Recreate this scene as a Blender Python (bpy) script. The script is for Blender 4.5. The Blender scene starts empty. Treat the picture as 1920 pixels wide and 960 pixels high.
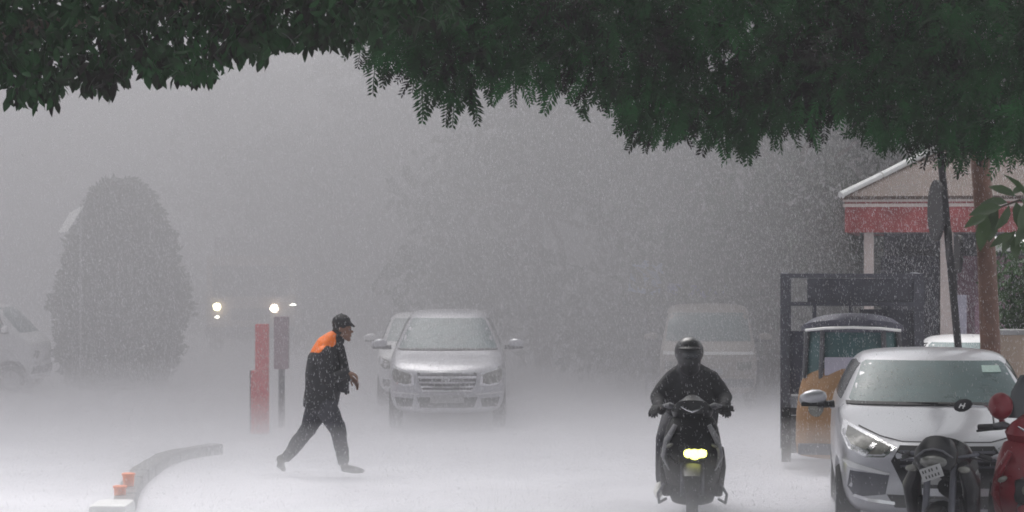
import bpy, bmesh, math, random
import numpy as np
from mathutils import Vector, Matrix, noise
from mathutils.bvhtree import BVHTree
from mathutils.geometry import delaunay_2d_cdt

R = math.radians
rnd = random.Random(7)
nrs = np.random.RandomState(11)
sc = bpy.context.scene
C = sc.collection

# ------------------------------------------------------------------ camera, sky, sun, exposure
CAMZ = 2.35
F = 4000.0                       # focal length in photograph pixels (1920 wide)
cam = bpy.data.cameras.new('camera')
cam.lens = 36.0 * F / 1920.0
cam.sensor_width = 36.0
cam.clip_end = 1500.0
co = bpy.data.objects.new('camera', cam)
C.objects.link(co)
co.location = (0, 0, CAMZ)
co.rotation_euler = (R(90), 0, 0)
sc.camera = co

SUN_EL, SUN_AZ = R(62), R(-25)
w = bpy.data.worlds.new('World')
sc.world = w
w.use_nodes = True
wn = w.node_tree.nodes
bg = wn['Background']
sky = wn.new('ShaderNodeTexSky')
sky.sky_type = 'NISHITA'
sky.sun_disc = False
sky.sun_elevation = SUN_EL
sky.sun_rotation = SUN_AZ
sky.air_density = 1.0
sky.dust_density = 4.0
hs = wn.new('ShaderNodeHueSaturation')          # overcast: the blue is mostly gone
hs.inputs['Saturation'].default_value = 0.14
w.node_tree.links.new(sky.outputs[0], hs.inputs['Color'])
w.node_tree.links.new(hs.outputs[0], bg.inputs['Color'])
bg.inputs['Strength'].default_value = 0.12

sl = bpy.data.lights.new('sun', 'SUN')
sl.energy = 1.5
sl.angle = R(40)
sl.color = (1.0, 0.97, 0.95)
so = bpy.data.objects.new('sun', sl)
C.objects.link(so)
so.rotation_euler = (R(90) - SUN_EL, 0, math.pi - SUN_AZ)   # light arrives from beyond the road, high up
so.location = (0, 40, 60)

sc.view_settings.view_transform = 'Standard'
sc.view_settings.look = 'None'
sc.view_settings.gamma = 1.0
sc.view_settings.use_curve_mapping = False
sc.view_settings.exposure = 0.50
sc.cycles.volume_bounces = 2
sc.cycles.max_bounces = 8
sc.cycles.use_denoising = True
sc.cycles.sample_clamp_indirect = 3.0
sc.cycles.filter_width = 1.8

# ------------------------------------------------------------------ helpers
def X(px, d):
    return (px - 960.0) / F * d
def Z(py, d):
    return CAMZ - (py - 480.0) / F * d
def gz(y):
    """height of the road: level near by, dipping gently farther off"""
    t = min(1.0, max(0.0, (y - 20.0) / 12.0))
    return -0.25 * t * t * (3 - 2 * t)

def material(name, col, rough=0.6, metal=0.0, var=0.15, scale=8.0, bump=0.0, bscale=40.0, coat=0.0,
             transl=0.0, spec=0.5, col2=None, rvar=0.12, world=False):
    m = bpy.data.materials.new(name)
    m.use_nodes = True
    nt = m.node_tree
    p = nt.nodes['Principled BSDF']
    tc = nt.nodes.new('ShaderNodeTexCoord')
    n1 = nt.nodes.new('ShaderNodeTexNoise')
    n1.inputs['Scale'].default_value = scale
    n1.inputs['Detail'].default_value = 6.0
    n1.inputs['Roughness'].default_value = 0.65
    if world:
        gp = nt.nodes.new('ShaderNodeNewGeometry')
    nt.links.new(gp.outputs['Position'] if world else tc.outputs['Object'], n1.inputs['Vector'])
    ramp = nt.nodes.new('ShaderNodeValToRGB')
    c2 = col2 or tuple(min(1, c * (1 + var)) for c in col)
    ramp.color_ramp.elements[0].position = 0.40 if world else 0.3
    ramp.color_ramp.elements[1].position = 0.58 if world else 0.7
    ramp.color_ramp.elements[0].color = tuple(c * (1 - var) for c in col) + (1,)
    ramp.color_ramp.elements[1].color = tuple(c2) + (1,)
    nt.links.new(n1.outputs['Fac'], ramp.inputs['Fac'])
    nt.links.new(ramp.outputs['Color'], p.inputs['Base Color'])
    p.inputs['Metallic'].default_value = metal
    p.inputs['Specular IOR Level'].default_value = spec
    p.inputs['Coat Weight'].default_value = coat
    p.inputs['Coat Roughness'].default_value = 0.12
    mr = nt.nodes.new('ShaderNodeMapRange')
    mr.inputs['To Min'].default_value = max(0.02, rough - rvar)
    mr.inputs['To Max'].default_value = min(1.0, rough + rvar)
    nt.links.new(n1.outputs['Fac'], mr.inputs['Value'])
    nt.links.new(mr.outputs[0], p.inputs['Roughness'])
    if bump > 0:
        n2 = nt.nodes.new('ShaderNodeTexNoise')
        n2.inputs['Scale'].default_value = bscale
        n2.inputs['Detail'].default_value = 4.0
        nt.links.new(tc.outputs['Object'], n2.inputs['Vector'])
        b = nt.nodes.new('ShaderNodeBump')
        b.inputs['Strength'].default_value = bump
        b.inputs['Distance'].default_value = 0.02
        nt.links.new(n2.outputs['Fac'], b.inputs['Height'])
        nt.links.new(b.outputs[0], p.inputs['Normal'])
    if transl > 0:
        t = nt.nodes.new('ShaderNodeBsdfTranslucent')
        nt.links.new(ramp.outputs['Color'], t.inputs['Color'])
        mx = nt.nodes.new('ShaderNodeMixShader')
        mx.inputs[0].default_value = transl
        nt.links.new(p.outputs[0], mx.inputs[1])
        nt.links.new(t.outputs[0], mx.inputs[2])
        nt.links.new(mx.outputs[0], nt.nodes['Material Output'].inputs['Surface'])
    return m

def lamp_material(name, col, strength):
    m = bpy.data.materials.new(name)
    m.use_nodes = True
    p = m.node_tree.nodes['Principled BSDF']
    p.inputs['Base Color'].default_value = (0.8, 0.8, 0.75, 1)
    p.inputs['Emission Color'].default_value = tuple(col) + (1,)
    p.inputs['Emission Strength'].default_value = strength
    return m

def volume_material(name, density, col, aniso):
    m = bpy.data.materials.new(name)
    m.use_nodes = True
    nt = m.node_tree
    nt.nodes.remove(nt.nodes['Principled BSDF'])
    v = nt.nodes.new('ShaderNodeVolumePrincipled')
    v.inputs['Color'].default_value = tuple(col) + (1,)
    v.inputs['Density'].default_value = density
    v.inputs['Anisotropy'].default_value = aniso
    nt.links.new(v.outputs[0], nt.nodes['Material Output'].inputs['Volume'])
    return m

def link(name, me, m=None, parent=None, smooth=True):
    o = bpy.data.objects.new(name, me)
    C.objects.link(o)
    if m:
        for x in (m if isinstance(m, (list, tuple)) else [m]):
            me.materials.append(x)
    if smooth and len(me.polygons):
        me.polygons.foreach_set('use_smooth', [True] * len(me.polygons))
    if parent is not None:
        o.parent = parent
    return o

def obj(name, bm, m=None, parent=None, smooth=False):
    me = bpy.data.meshes.new(name)
    bmesh.ops.recalc_face_normals(bm, faces=bm.faces[:])
    bm.to_mesh(me)
    bm.free()
    o = link(name, me, m, parent, smooth)
    if smooth:
        me.set_sharp_from_angle(angle=R(42))
    return o

def tag(o, label, cat, group=None):
    o['label'] = label
    o['category'] = cat
    if group:
        o['group'] = group
    return o

def thing(name, label, cat, loc=(0, 0, 0), rotz=0.0, group=None):
    o = bpy.data.objects.new(name, None)
    C.objects.link(o)
    o.location = loc
    o.rotation_euler = (0, 0, rotz)
    o.empty_display_size = 0.2
    return tag(o, label, cat, group)

def structure(o):
    o['kind'] = 'structure'
    return o
def stuff(o):
    o['kind'] = 'stuff'
    return o

def B():
    return bmesh.new()

def box(bm, c, s, rot=None, bev=0.0, taper=None):
    """box centred at c with full sizes s; taper = (sx, sy) scale of its top"""
    r = bmesh.ops.create_cube(bm, size=1.0)
    vs = r['verts']
    for v in vs:
        k = taper if (taper and v.co.z > 0) else (1, 1)
        v.co = Vector((v.co.x * s[0] * k[0], v.co.y * s[1] * k[1], v.co.z * s[2]))
    if bev > 0:
        es = list({e for v in vs for e in v.link_edges})
        rb = bmesh.ops.bevel(bm, geom=es, offset=bev, segments=2, profile=0.6, affect='EDGES')
        vs = list({v for f in rb['faces'] for v in f.verts} | {v for v in vs if v.is_valid})
    M = Matrix.Translation(Vector(c)) @ (rot.to_4x4() if rot is not None else Matrix())
    for v in vs:
        v.co = M @ v.co
    return bm

def tube(bm, pts, rad, n=10, cap=True):
    """tube through pts; rad is a number or a list"""
    pts = [Vector(p) for p in pts]
    rs = rad if isinstance(rad, (list, tuple)) else [rad] * len(pts)
    rings = []
    u = None
    for i, p in enumerate(pts):
        a = pts[max(0, i - 1)]
        b = pts[min(len(pts) - 1, i + 1)]
        t = (b - a).normalized()
        if u is None:
            u = t.orthogonal().normalized()
        else:
            u = (u - t * u.dot(t)).normalized()
        v = t.cross(u)
        rings.append([bm.verts.new(p + (u * math.cos(2 * math.pi * k / n) + v * math.sin(2 * math.pi * k / n)) * rs[i]) for k in range(n)])
    for a, b in zip(rings, rings[1:]):
        for k in range(n):
            bm.faces.new((a[k], a[(k + 1) % n], b[(k + 1) % n], b[k]))
    if cap:
        bm.faces.new(rings[0][::-1])
        bm.faces.new(rings[-1])
    return bm

def loft(bm, pts, radii, wide, n=16):
    """elliptic sections along pts; radii = (along `wide`, across); wide is an axis"""
    pts = [Vector(p) for p in pts]
    wide = Vector(wide).normalized()
    rings = []
    for i, p in enumerate(pts):
        a = pts[max(0, i - 1)]
        b = pts[min(len(pts) - 1, i + 1)]
        t = (b - a).normalized()
        u = (wide - t * wide.dot(t)).normalized()
        v = t.cross(u)
        ra, rb = radii[i]
        rings.append([bm.verts.new(p + u * (ra * math.cos(2 * math.pi * k / n)) + v * (rb * math.sin(2 * math.pi * k / n))) for k in range(n)])
    for a, b in zip(rings, rings[1:]):
        for k in range(n):
            bm.faces.new((a[k], a[(k + 1) % n], b[(k + 1) % n], b[k]))
    bm.faces.new(rings[0][::-1])
    bm.faces.new(rings[-1])
    return bm

def ball(bm, c, r, rot=None, sub=2):
    s = r if isinstance(r, (list, tuple)) else (r, r, r)
    q = bmesh.ops.create_icosphere(bm, subdivisions=sub, radius=1.0)
    M = rot.to_3x3() if rot is not None else Matrix.Identity(3)
    for v in q['verts']:
        v.co = Vector(c) + M @ Vector((v.co.x * s[0], v.co.y * s[1], v.co.z * s[2]))
    return bm

def limb(bm, pts, rad):
    for p, r in zip(pts, rad):
        ball(bm, p, r)
    tube(bm, pts, rad, 14)
    return bm

def lathe(bm, prof, M, n=28):
    """prof: (radius, height) pairs turned round local z, then moved by matrix M"""
    rings = []
    for r, h in prof:
        rings.append([bm.verts.new(M @ Vector((r * math.cos(2 * math.pi * k / n), r * math.sin(2 * math.pi * k / n), h))) for k in range(n)])
    for a, b in zip(rings, rings[1:]):
        for k in range(n):
            bm.faces.new((a[k], a[(k + 1) % n], b[(k + 1) % n], b[k]))
    return bm

def evaluated(o):
    dg = bpy.context.evaluated_depsgraph_get()
    dg.update()
    return bpy.data.meshes.new_from_object(o.evaluated_get(dg))

def fuse(bm, voxel=0.012, smooth=3):
    """one continuous skin round overlapping shapes"""
    me = bpy.data.meshes.new('tmp')
    bmesh.ops.recalc_face_normals(bm, faces=bm.faces[:])
    bm.to_mesh(me)
    bm.free()
    o = bpy.data.objects.new('tmp', me)
    C.objects.link(o)
    md = o.modifiers.new('r', 'REMESH')
    md.mode = 'VOXEL'
    md.voxel_size = voxel
    if smooth:
        s = o.modifiers.new('s', 'SMOOTH')
        s.factor = 0.5
        s.iterations = smooth
    r = evaluated(o)
    bpy.data.objects.remove(o)
    bpy.data.meshes.remove(me)
    return r

# ------------------------------------------------------------------ materials
M_ground = None
M = {
    'silver': material('silver_paint', (0.50, 0.50, 0.535), 0.32, 0.35, 0.05, 3, 0.03, 200, coat=0.6),
    'white_paint': material('white_paint', (0.74, 0.74, 0.75), 0.35, 0.0, 0.04, 3, coat=0.4),
    'cream': material('cream_paint', (0.30, 0.27, 0.24), 0.45, 0.0, 0.08, 3),
    'orange_body': material('orange_yellow_paint', (0.30, 0.165, 0.075), 0.5, 0.0, 0.12, 4),
    'glass': material('window_glass', (0.055, 0.115, 0.12), 0.30, 0.0, 0.3, 2.2, 0.10, 150, spec=0.5, coat=0.0),
    'tint': material('tinted_glass', (0.03, 0.035, 0.04), 0.12, 0.0, 0.2, 3, 0.05, 150, spec=0.8),
    'rubber': material('rubber', (0.022, 0.022, 0.024), 0.75, 0.0, 0.3, 30, 0.2, 90),
    'plastic': material('black_plastic', (0.018, 0.018, 0.02), 0.5, 0.0, 0.25, 10, 0.05, 120, spec=0.3),
    'alloy': material('alloy', (0.5, 0.5, 0.52), 0.35, 0.8, 0.1, 6),
    'chrome': material('chrome', (0.75, 0.75, 0.77), 0.15, 1.0, 0.05, 6),
    'lens': material('clear_lens', (0.17, 0.17, 0.15), 0.2, 0.0, 0.35, 9, spec=0.5, coat=0.2),
    'lens_dark': material('smoked_lens', (0.10, 0.10, 0.09), 0.2, 0.0, 0.3, 9, spec=0.8, coat=0.5),
    'plate': material('number_plate_white', (0.33, 0.33, 0.33), 0.4, 0.0, 0.06, 10),
    'ink': material('black_ink', (0.02, 0.02, 0.02), 0.6),
    'black_paint': material('black_gloss_paint', (0.012, 0.012, 0.014), 0.3, 0.0, 0.3, 5, 0.02, 150, spec=0.35),
    'sheen_panel': material('sheen_grey_panel', (0.24, 0.24, 0.25), 0.35, 0.1, 0.3, 14),  # lighter grey paints the reflections on the ridden scooter's side panels
    'grey_panel': material('grey_panel', (0.09, 0.09, 0.10), 0.4, 0.0, 0.2, 5),
    'red_paint': material('red_gloss_paint', (0.17, 0.008, 0.016), 0.3, 0.0, 0.2, 4, 0.02, 150, spec=0.45),
    'red_sign': material('red_board_paint', (0.66, 0.06, 0.06), 0.5, 0.0, 0.12, 5, 0.05, 60),
    'orange_plastic': material('orange_plastic', (0.80, 0.20, 0.06), 0.45, 0.0, 0.1, 8),
    'jacket': material('dark_jacket_cloth', (0.030, 0.030, 0.034), 0.8, 0.0, 0.35, 7, 0.5, 30),
    'jacket_orange': material('orange_jacket_cloth', (0.95, 0.20, 0.025), 0.7, 0.0, 0.10, 9, 0.4, 30),
    'trousers': material('dark_trouser_cloth', (0.06, 0.06, 0.07), 0.85, 0.0, 0.3, 7, 0.5, 30),
    'skin': material('skin', (0.20, 0.105, 0.07), 0.5, 0.0, 0.12, 12),
    'shoe': material('dark_shoe', (0.06, 0.055, 0.055), 0.6, 0.0, 0.2, 12),
    'shoe_white': material('white_shoe', (0.66, 0.65, 0.63), 0.6, 0.0, 0.12, 12),
    'cap': material('cap_cloth', (0.024, 0.024, 0.026), 0.75, 0.0, 0.3, 12, 0.3, 60),
    'hair': material('black_hair', (0.015, 0.013, 0.012), 0.6),
    'helmet': material('dark_helmet', (0.022, 0.022, 0.025), 0.35, 0.0, 0.3, 5, coat=0.3),
    'dark_steel': material('dark_steel', (0.11, 0.112, 0.132), 0.55, 0.3, 0.25, 6, 0.1, 50),
    'blue_steel': material('blue_grey_steel', (0.075, 0.075, 0.10), 0.6, 0.0, 0.2, 6),
    'concrete': material('wet_concrete', (0.30, 0.30, 0.30), 0.4, 0.0, 0.25, 3, 0.3, 25),
    'kerb_dark': material('wet_dark_kerb', (0.10, 0.10, 0.105), 0.4, 0.0, 0.35, 5, 0.3, 25),
    'kerb_white': material('white_kerb_paint', (0.66, 0.66, 0.65), 0.45, 0.0, 0.15, 6, 0.2, 30),
    'roof_tan': material('tan_roof_sheet', (0.115, 0.082, 0.07), 0.6, 0.0, 0.25, 2, 0.15, 12, spec=0.25),
    'fascia': material('red_fascia', (0.34, 0.085, 0.085), 0.55, 0.0, 0.3, 2.2, 0.08, 20),
    'plaster': material('pink_white_plaster', (0.58, 0.50, 0.47), 0.6, 0.0, 0.12, 3, 0.1, 15),
    'kiosk_wall': material('grey_wall_paint', (0.16, 0.16, 0.18), 0.6, 0.0, 0.2, 2),
    'mauve': material('mauve_panel', (0.26, 0.16, 0.20), 0.55, 0.0, 0.15, 3),
    'lilac': material('lilac_panel', (0.42, 0.40, 0.48), 0.55, 0.0, 0.12, 3),
    'trim_white': material('white_trim', (0.78, 0.78, 0.77), 0.45, 0.0, 0.06, 4),
    'tan_wall': material('tan_wall', (0.36, 0.28, 0.22), 0.6, 0.0, 0.2, 2, 0.2, 12),
    'bark': material('bark', (0.085, 0.06, 0.045), 0.7, 0.0, 0.35, 6, 0.9, 14),
    'bark_red': material('red_brown_trunk', (0.145, 0.075, 0.052), 0.6, 0.0, 0.3, 5, 0.8, 12),
    'bark_dark': material('dark_pole', (0.035, 0.034, 0.037), 0.6, 0.1, 0.3, 6, 0.2, 30),
    'leaf': material('broad_leaf', (0.026, 0.023, 0.021), 0.5, 0.0, 0.3, 2.6, transl=0.12, spec=0.08, col2=(0.026, 0.068, 0.027), world=True),
    'frond': material('feathery_leaf', (0.024, 0.021, 0.020), 0.55, 0.0, 0.3, 1.5, transl=0.2, spec=0.06, col2=(0.024, 0.085, 0.028), world=True),  # green clumps in the colour stand in for lit leaf clusters
    'leaf_fresh': material('fresh_leaf', (0.055, 0.095, 0.035), 0.4, 0.0, 0.4, 3.0, transl=0.25),
    'far_leaf': material('far_leaf', (0.04, 0.06, 0.035), 0.6, 0.0, 0.4, 0.5, transl=0.2),
    'hedge': material('hedge_leaf', (0.05, 0.10, 0.035), 0.6, 0.0, 0.4, 1.0, transl=0.2),
    'blue_sheet': material('blue_sheet', (0.10, 0.13, 0.42), 0.5, 0.0, 0.15, 2),
    'pale_blue': material('pale_blue_sheet', (0.34, 0.45, 0.66), 0.5, 0.0, 0.12, 2),
    'drop': material('rain_water', (0.86, 0.86, 0.88), 0.25, 0.0, 0.03, 3, transl=0.45),
    'sticker': material('pale_green_sticker', (0.50, 0.66, 0.60), 0.5, 0.0, 0.15, 30),
    'headlamp': lamp_material('white_headlamp', (1.0, 0.95, 0.62), 20.0),
    'headlamp_warm': lamp_material('yellow_headlamp', (0.98, 1.0, 0.16), 3.2),
    'headlamp_pink': lamp_material('warm_headlamp', (1.0, 0.88, 0.72), 20.0),
    'small_lamp': lamp_material('small_lamp', (1.0, 0.98, 0.86), 12.0),
}

# ------------------------------------------------------------------ the ground and the kerb
def ground_material():
    m = bpy.data.materials.new('flooded_road')
    m.use_nodes = True
    nt = m.node_tree
    p = nt.nodes['Principled BSDF']
    tc = nt.nodes.new('ShaderNodeTexCoord')
    a = nt.nodes.new('ShaderNodeTexNoise')
    a.inputs['Scale'].default_value = 0.55
    a.inputs['Detail'].default_value = 7
    a.inputs['Roughness'].default_value = 0.62
    b = nt.nodes.new('ShaderNodeTexNoise')
    b.inputs['Scale'].default_value = 26.0
    b.inputs['Detail'].default_value = 5
    b.inputs['Roughness'].default_value = 0.8
    for q in (a, b):
        nt.links.new(tc.outputs['Object'], q.inputs['Vector'])
    r1 = nt.nodes.new('ShaderNodeValToRGB')              # churned, foaming water over concrete
    r1.color_ramp.elements[0].position, r1.color_ramp.elements[1].position = 0.32, 0.66
    r1.color_ramp.elements[0].color = (0.56, 0.555, 0.60, 1)
    r1.color_ramp.elements[1].color = (0.80, 0.795, 0.84, 1)
    nt.links.new(a.outputs['Fac'], r1.inputs['Fac'])
    r2 = nt.nodes.new('ShaderNodeValToRGB')
    r2.color_ramp.elements[0].position, r2.color_ramp.elements[1].position = 0.35, 0.65
    r2.color_ramp.elements[0].color = (0.76, 0.76, 0.78, 1)
    r2.color_ramp.elements[1].color = (1, 1, 1, 1)
    nt.links.new(b.outputs['Fac'], r2.inputs['Fac'])
    mx = nt.nodes.new('ShaderNodeMix')
    mx.data_type = 'RGBA'
    mx.blend_type = 'MULTIPLY'
    mx.inputs[0].default_value = 1.0
    nt.links.new(r1.outputs[0], mx.inputs[6])
    nt.links.new(r2.outputs[0], mx.inputs[7])
    nt.links.new(mx.outputs[2], p.inputs['Base Color'])
    p.inputs['Roughness'].default_value = 0.45
    p.inputs['Specular IOR Level'].default_value = 0.5
    bp = nt.nodes.new('ShaderNodeBump')
    bp.inputs['Strength'].default_value = 0.35
    bp.inputs['Distance'].default_value = 0.03
    nt.links.new(b.outputs['Fac'], bp.inputs['Height'])
    nt.links.new(bp.outputs[0], p.inputs['Normal'])
    return m

bm = B()
xs = [-160, -80, -40, -20, -10, -5, 0, 5, 10, 20, 40, 80, 160]
ys = [-10, 0, 6, 12] + [14 + i for i in range(26)] + [45, 55, 70, 100, 160, 260]
vv = [[bm.verts.new((x, y, gz(y))) for x in xs] for y in ys]
for i in range(len(ys) - 1):
    for j in range(len(xs) - 1):
        bm.faces.new((vv[i][j], vv[i][j + 1], vv[i + 1][j + 1], vv[i + 1][j]))
structure(obj('road', bm, ground_material(), smooth=True))

# the kerb of the traffic island, stone by stone
kerb = structure(bpy.data.objects.new('kerb', None))
C.objects.link(kerb)
kpts = [(-3.52, 19.3), (-3.68, 20.4), (-3.84, 21.6), (-3.95, 22.8), (-4.03, 24.0), (-4.07, 25.0), (-4.03, 25.9), (-3.90, 26.6), (-3.74, 27.0)]
def along(pts, step):
    out, acc = [Vector((*pts[0], 0))], 0.0
    for a, b in zip(pts, pts[1:]):
        a, b = Vector((*a, 0)), Vector((*b, 0))
        n = max(1, int(round((b - a).length / step)))
        for k in range(1, n + 1):
            out.append(a.lerp(b, k / n))
    return out
kp = along(kpts, 0.42)
for a, b in zip(kp, kp[1:]):
    mid = (a + b) / 2
    ang = math.atan2(b.y - a.y, b.x - a.x)
    bm = B()
    box(bm, (0, 0, 0.03), ((b - a).length - 0.012, 0.2 + rnd.uniform(-.01, .01), 0.2), bev=0.02)
    o = obj('kerb_stone', bm, M['kerb_dark'], kerb)
    o.location = (mid.x, mid.y, gz(mid.y) + rnd.uniform(-.008, .008))
    o.rotation_euler = (0, 0, ang)

bm = B()
box(bm, (0, 0, 0.06), (0.34, 0.5, 0.20), bev=0.05)
o = obj('concrete_block', bm, M['kerb_white'], smooth=True)
o.location = (X(218, 19.2), 19.0, 0)
tag(o, 'low white painted concrete block at the near end of the dark kerb', 'block')

def marker(px, py_top, d, h, label):
    t = thing('marker_post', label, 'marker post', (X(px, d), d, gz(d)), 0.1, 'short orange marker posts by the kerb')
    bm = B()
    lathe(bm, [(0.0, 0.0), (0.075, 0.0), (0.07, 0.03), (0.042, 0.05), (0.042, h - 0.12), (0.0, h - 0.12)], Matrix(), 20)
    obj('base', bm, M['kerb_white'], t, True)
    bm = B()
    lathe(bm, [(0.0, h - .13), (0.050, h - .13), (0.058, h - .02), (0.066, h - .018), (0.066, h), (0.05, h + .004), (0.0, h + .004)], Matrix(), 20)
    obj('collar', bm, M['orange_plastic'], t, True)
    return t
marker(241, 887, 20.6, Z(887, 20.6), 'taller, brighter orange marker post at the kerb, the farther of the two')
marker(225, 911, 19.9, Z(911, 19.9), 'shorter, faded orange marker post at the kerb, just before the white block')

# ------------------------------------------------------------------ cars
def section(row):
    kind, y, hw, zb, zt, rhw, zr, bow = row
    p = [(0, zb), (.80 * hw, zb), (.97 * hw, zb + .10), (hw, zb + .45 * (zt - zb)), (.985 * hw, zt - .10)]
    if kind == 'h':
        p += [(.93 * hw, zt - .03), (.80 * hw, zt + .0), (.60 * hw, zt + .015), (.3 * hw, zt + .022), (0, zt + .025)]
    elif kind == 'c':
        p += [(.955 * hw, zt - .01), (.90 * hw, zt + .012), (.84 * hw, zt + .02), (.55 * hw, zt + .028), (0, zt + .03)]
    else:
        m = (.95 * hw * .5 + rhw * .5 + .02, zt * .5 + (zr - .06) * .5)
        p += [(.955 * hw, zt), m, (rhw, zr - .055), (.82 * rhw, zr), (0, zr + .02)]
    full = [(x, z) for x, z in p] + [(-x, z) for x, z in p[-2:0:-1]]
    return [Vector((x, y + bow * (abs(x) / max(hw, .01)) ** 2, z)) for x, z in full]

def car_body(rows, wheels, rad):
    bm = B()
    rings = [[bm.verts.new(v) for v in section(r)] for r in rows]
    n = len(rings[0])
    for a, b in zip(rings, rings[1:]):
        for k in range(n):
            bm.faces.new((a[k], a[(k + 1) % n], b[(k + 1) % n], b[k]))
    bm.faces.new(rings[0][::-1])
    bm.faces.new(rings[-1])
    bmesh.ops.recalc_face_normals(bm, faces=bm.faces[:])
    me = bpy.data.meshes.new('tmp')
    bm.to_mesh(me)
    bm.free()
    o = bpy.data.objects.new('tmp', me)
    C.objects.link(o)
    s = o.modifiers.new('s', 'SUBSURF')
    s.levels = s.render_levels = 2
    full = evaluated(o)
    bmc = B()
    hw = rows[3][2]
    for y in wheels:
        for sx in (-1, 1):
            bmesh.ops.create_cone(bmc, cap_ends=True, segments=32, radius1=rad + .055, radius2=rad + .055, depth=.5,
                                  matrix=Matrix.Translation((sx * hw, y, rad + .01)) @ Matrix.Rotation(R(90), 4, 'Y'))
    mc = bpy.data.meshes.new('tmpc')
    bmc.to_mesh(mc)
    bmc.free()
    oc = bpy.data.objects.new('tmpc', mc)
    C.objects.link(oc)
    b = o.modifiers.new('b', 'BOOLEAN')
    b.operation = 'DIFFERENCE'
    b.object = oc
    b.solver = 'EXACT'
    cut = evaluated(o)
    bb = B()
    bb.from_mesh(full)
    bvh = BVHTree.FromBMesh(bb)
    bb.free()
    bpy.data.objects.remove(o)
    bpy.data.objects.remove(oc)
    return cut, bvh

def inside(p, poly):
    c = False
    n = len(poly)
    for i in range(n):
        a, b = poly[i], poly[(i + 1) % n]
        if (a[1] > p[1]) != (b[1] > p[1]) and p[0] < (b[0] - a[0]) * (p[1] - a[1]) / (b[1] - a[1]) + a[0]:
            c = not c
    return c

def patch(bvh, poly, view='front', off=0.006, thick=0.012, res=0.05):
    """a panel that follows the body where the outline, seen from `view`, falls on it"""
    pts = []
    for a, b in zip(poly, poly[1:] + poly[:1]):
        L = math.dist(a, b)
        n = max(1, int(math.ceil(L / res)))
        pts += [(a[0] + (b[0] - a[0]) * k / n, a[1] + (b[1] - a[1]) * k / n) for k in range(n)]
    nb = len(pts)
    x0, x1 = min(p[0] for p in poly), max(p[0] for p in poly)
    y0, y1 = min(p[1] for p in poly), max(p[1] for p in poly)
    nx, ny = max(1, int((x1 - x0) / res)), max(1, int((y1 - y0) / res))
    for i in range(1, nx):
        for j in range(1, ny):
            q = (x0 + (x1 - x0) * i / nx, y0 + (y1 - y0) * j / ny)
            if inside(q, poly) and min(math.dist(q, b) for b in pts[:nb]) > res * .45:
                pts.append(q)
    vs, _, fs, *_ = delaunay_2d_cdt([Vector(p) for p in pts], [], [list(range(nb))], 1, 1e-6)
    d = {'front': Vector((0, 1, 0)), 'left': Vector((1, 0, 0)), 'right': Vector((-1, 0, 0)), 'top': Vector((0, 0, -1))}[view]
    bm = B()
    top, bot = [], []
    for v in vs:
        s = {'front': Vector((v.x, -3, v.y)), 'left': Vector((-3, v.x, v.y)), 'right': Vector((3, v.x, v.y)), 'top': Vector((v.x, v.y, 4))}[view]
        h, nrm, _, _ = bvh.ray_cast(s, d)
        if h is None:
            top.append(None)
            bot.append(None)
            continue
        nn = nrm if nrm.dot(d) < 0 else -nrm
        nn = (nn - d).normalized()
        top.append(bm.verts.new(h + nn * off))
        bot.append(bm.verts.new(h - nn * thick))
    cnt = {}
    for f in fs:
        if any(top[i] is None for i in f):
            continue
        bm.faces.new([top[i] for i in f])
        for i, j in zip(f, list(f[1:]) + [f[0]]):
            cnt[(i, j)] = 1
    for (i, j) in list(cnt):
        if (j, i) not in cnt:
            bm.faces.new((top[j], top[i], bot[i], bot[j]))
    bmesh.ops.remove_doubles(bm, verts=[v for v in bm.verts if not v.link_faces], dist=0)
    for v in [v for v in bm.verts if not v.link_faces]:
        bm.verts.remove(v)
    return bm

def mir(poly):
    return [(-x, z) for x, z in poly][::-1]

def add_wheels(t, wheels, hw, rad, tw=0.19, rim='alloy'):
    for y in wheels:
        for sx in (-1, 1):
            Mx = Matrix.Translation((sx * (hw - tw * .5 - .015), y, rad)) @ Matrix.Rotation(R(90) * sx, 4, 'Y')
            bm = B()
            h = tw / 2
            lathe(bm, [(rad * .62, -h), (rad * .9, -h), (rad * .985, -h * .7), (rad, -h * .3), (rad, h * .3), (rad * .985, h * .7), (rad * .9, h), (rad * .62, h), (rad * .62, -h)], Mx, 30)
            wo = obj('wheel', bm, M['rubber'], t, True)
            bm = B()
            lathe(bm, [(rad * .62, h * .9), (rad * .57, h * .8), (rad * .55, h * .2), (0.0, h * .2)], Mx, 24)
            for k in range(5):
                a = 2 * math.pi * k / 5
                tube(bm, [Mx @ Vector((0, 0, h * .75)), Mx @ Vector((rad * .56 * math.cos(a), rad * .56 * math.sin(a), h * .7))], [.032, .026], 6)
            ball(bm, Mx @ Vector((0, 0, h * .72)), .045, sub=1)
            obj('rim', bm, M[rim], wo, True)

def mirror_part(t, sx, hw, y, z, m, s=1.0):
    bm = B()
    c = Vector((sx * (hw + .10 * s), y, z))
    ball(bm, c, (.125 * s, .07 * s, .075 * s), Matrix.Rotation(sx * R(10), 3, 'Y'))
    o = obj('mirror', bm, m, t, True)
    bm = B()
    tube(bm, [(sx * (hw - .08), y + .02, z - .05), (sx * (hw + .06 * s), y + .01, z - .06)], [.035, .028], 8)
    box(bm, c + Vector((0, -.0, -.055 * s)), (.20 * s, .12 * s, .035 * s), bev=.012)
    obj('mirror_base', bm, M['plastic'], o, True)
    return o

def h_(y, hw, zb, zt, bow=0.0): return ('h', y, hw, zb, zt, 0, 0, bow)
def c_(y, hw, zb, zt, bow=0.0): return ('c', y, hw, zb, zt, 0, 0, bow)
def k_(y, hw, zb, zt, rhw, zr, bow=0.0): return ('k', y, hw, zb, zt, rhw, zr, bow)

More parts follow.
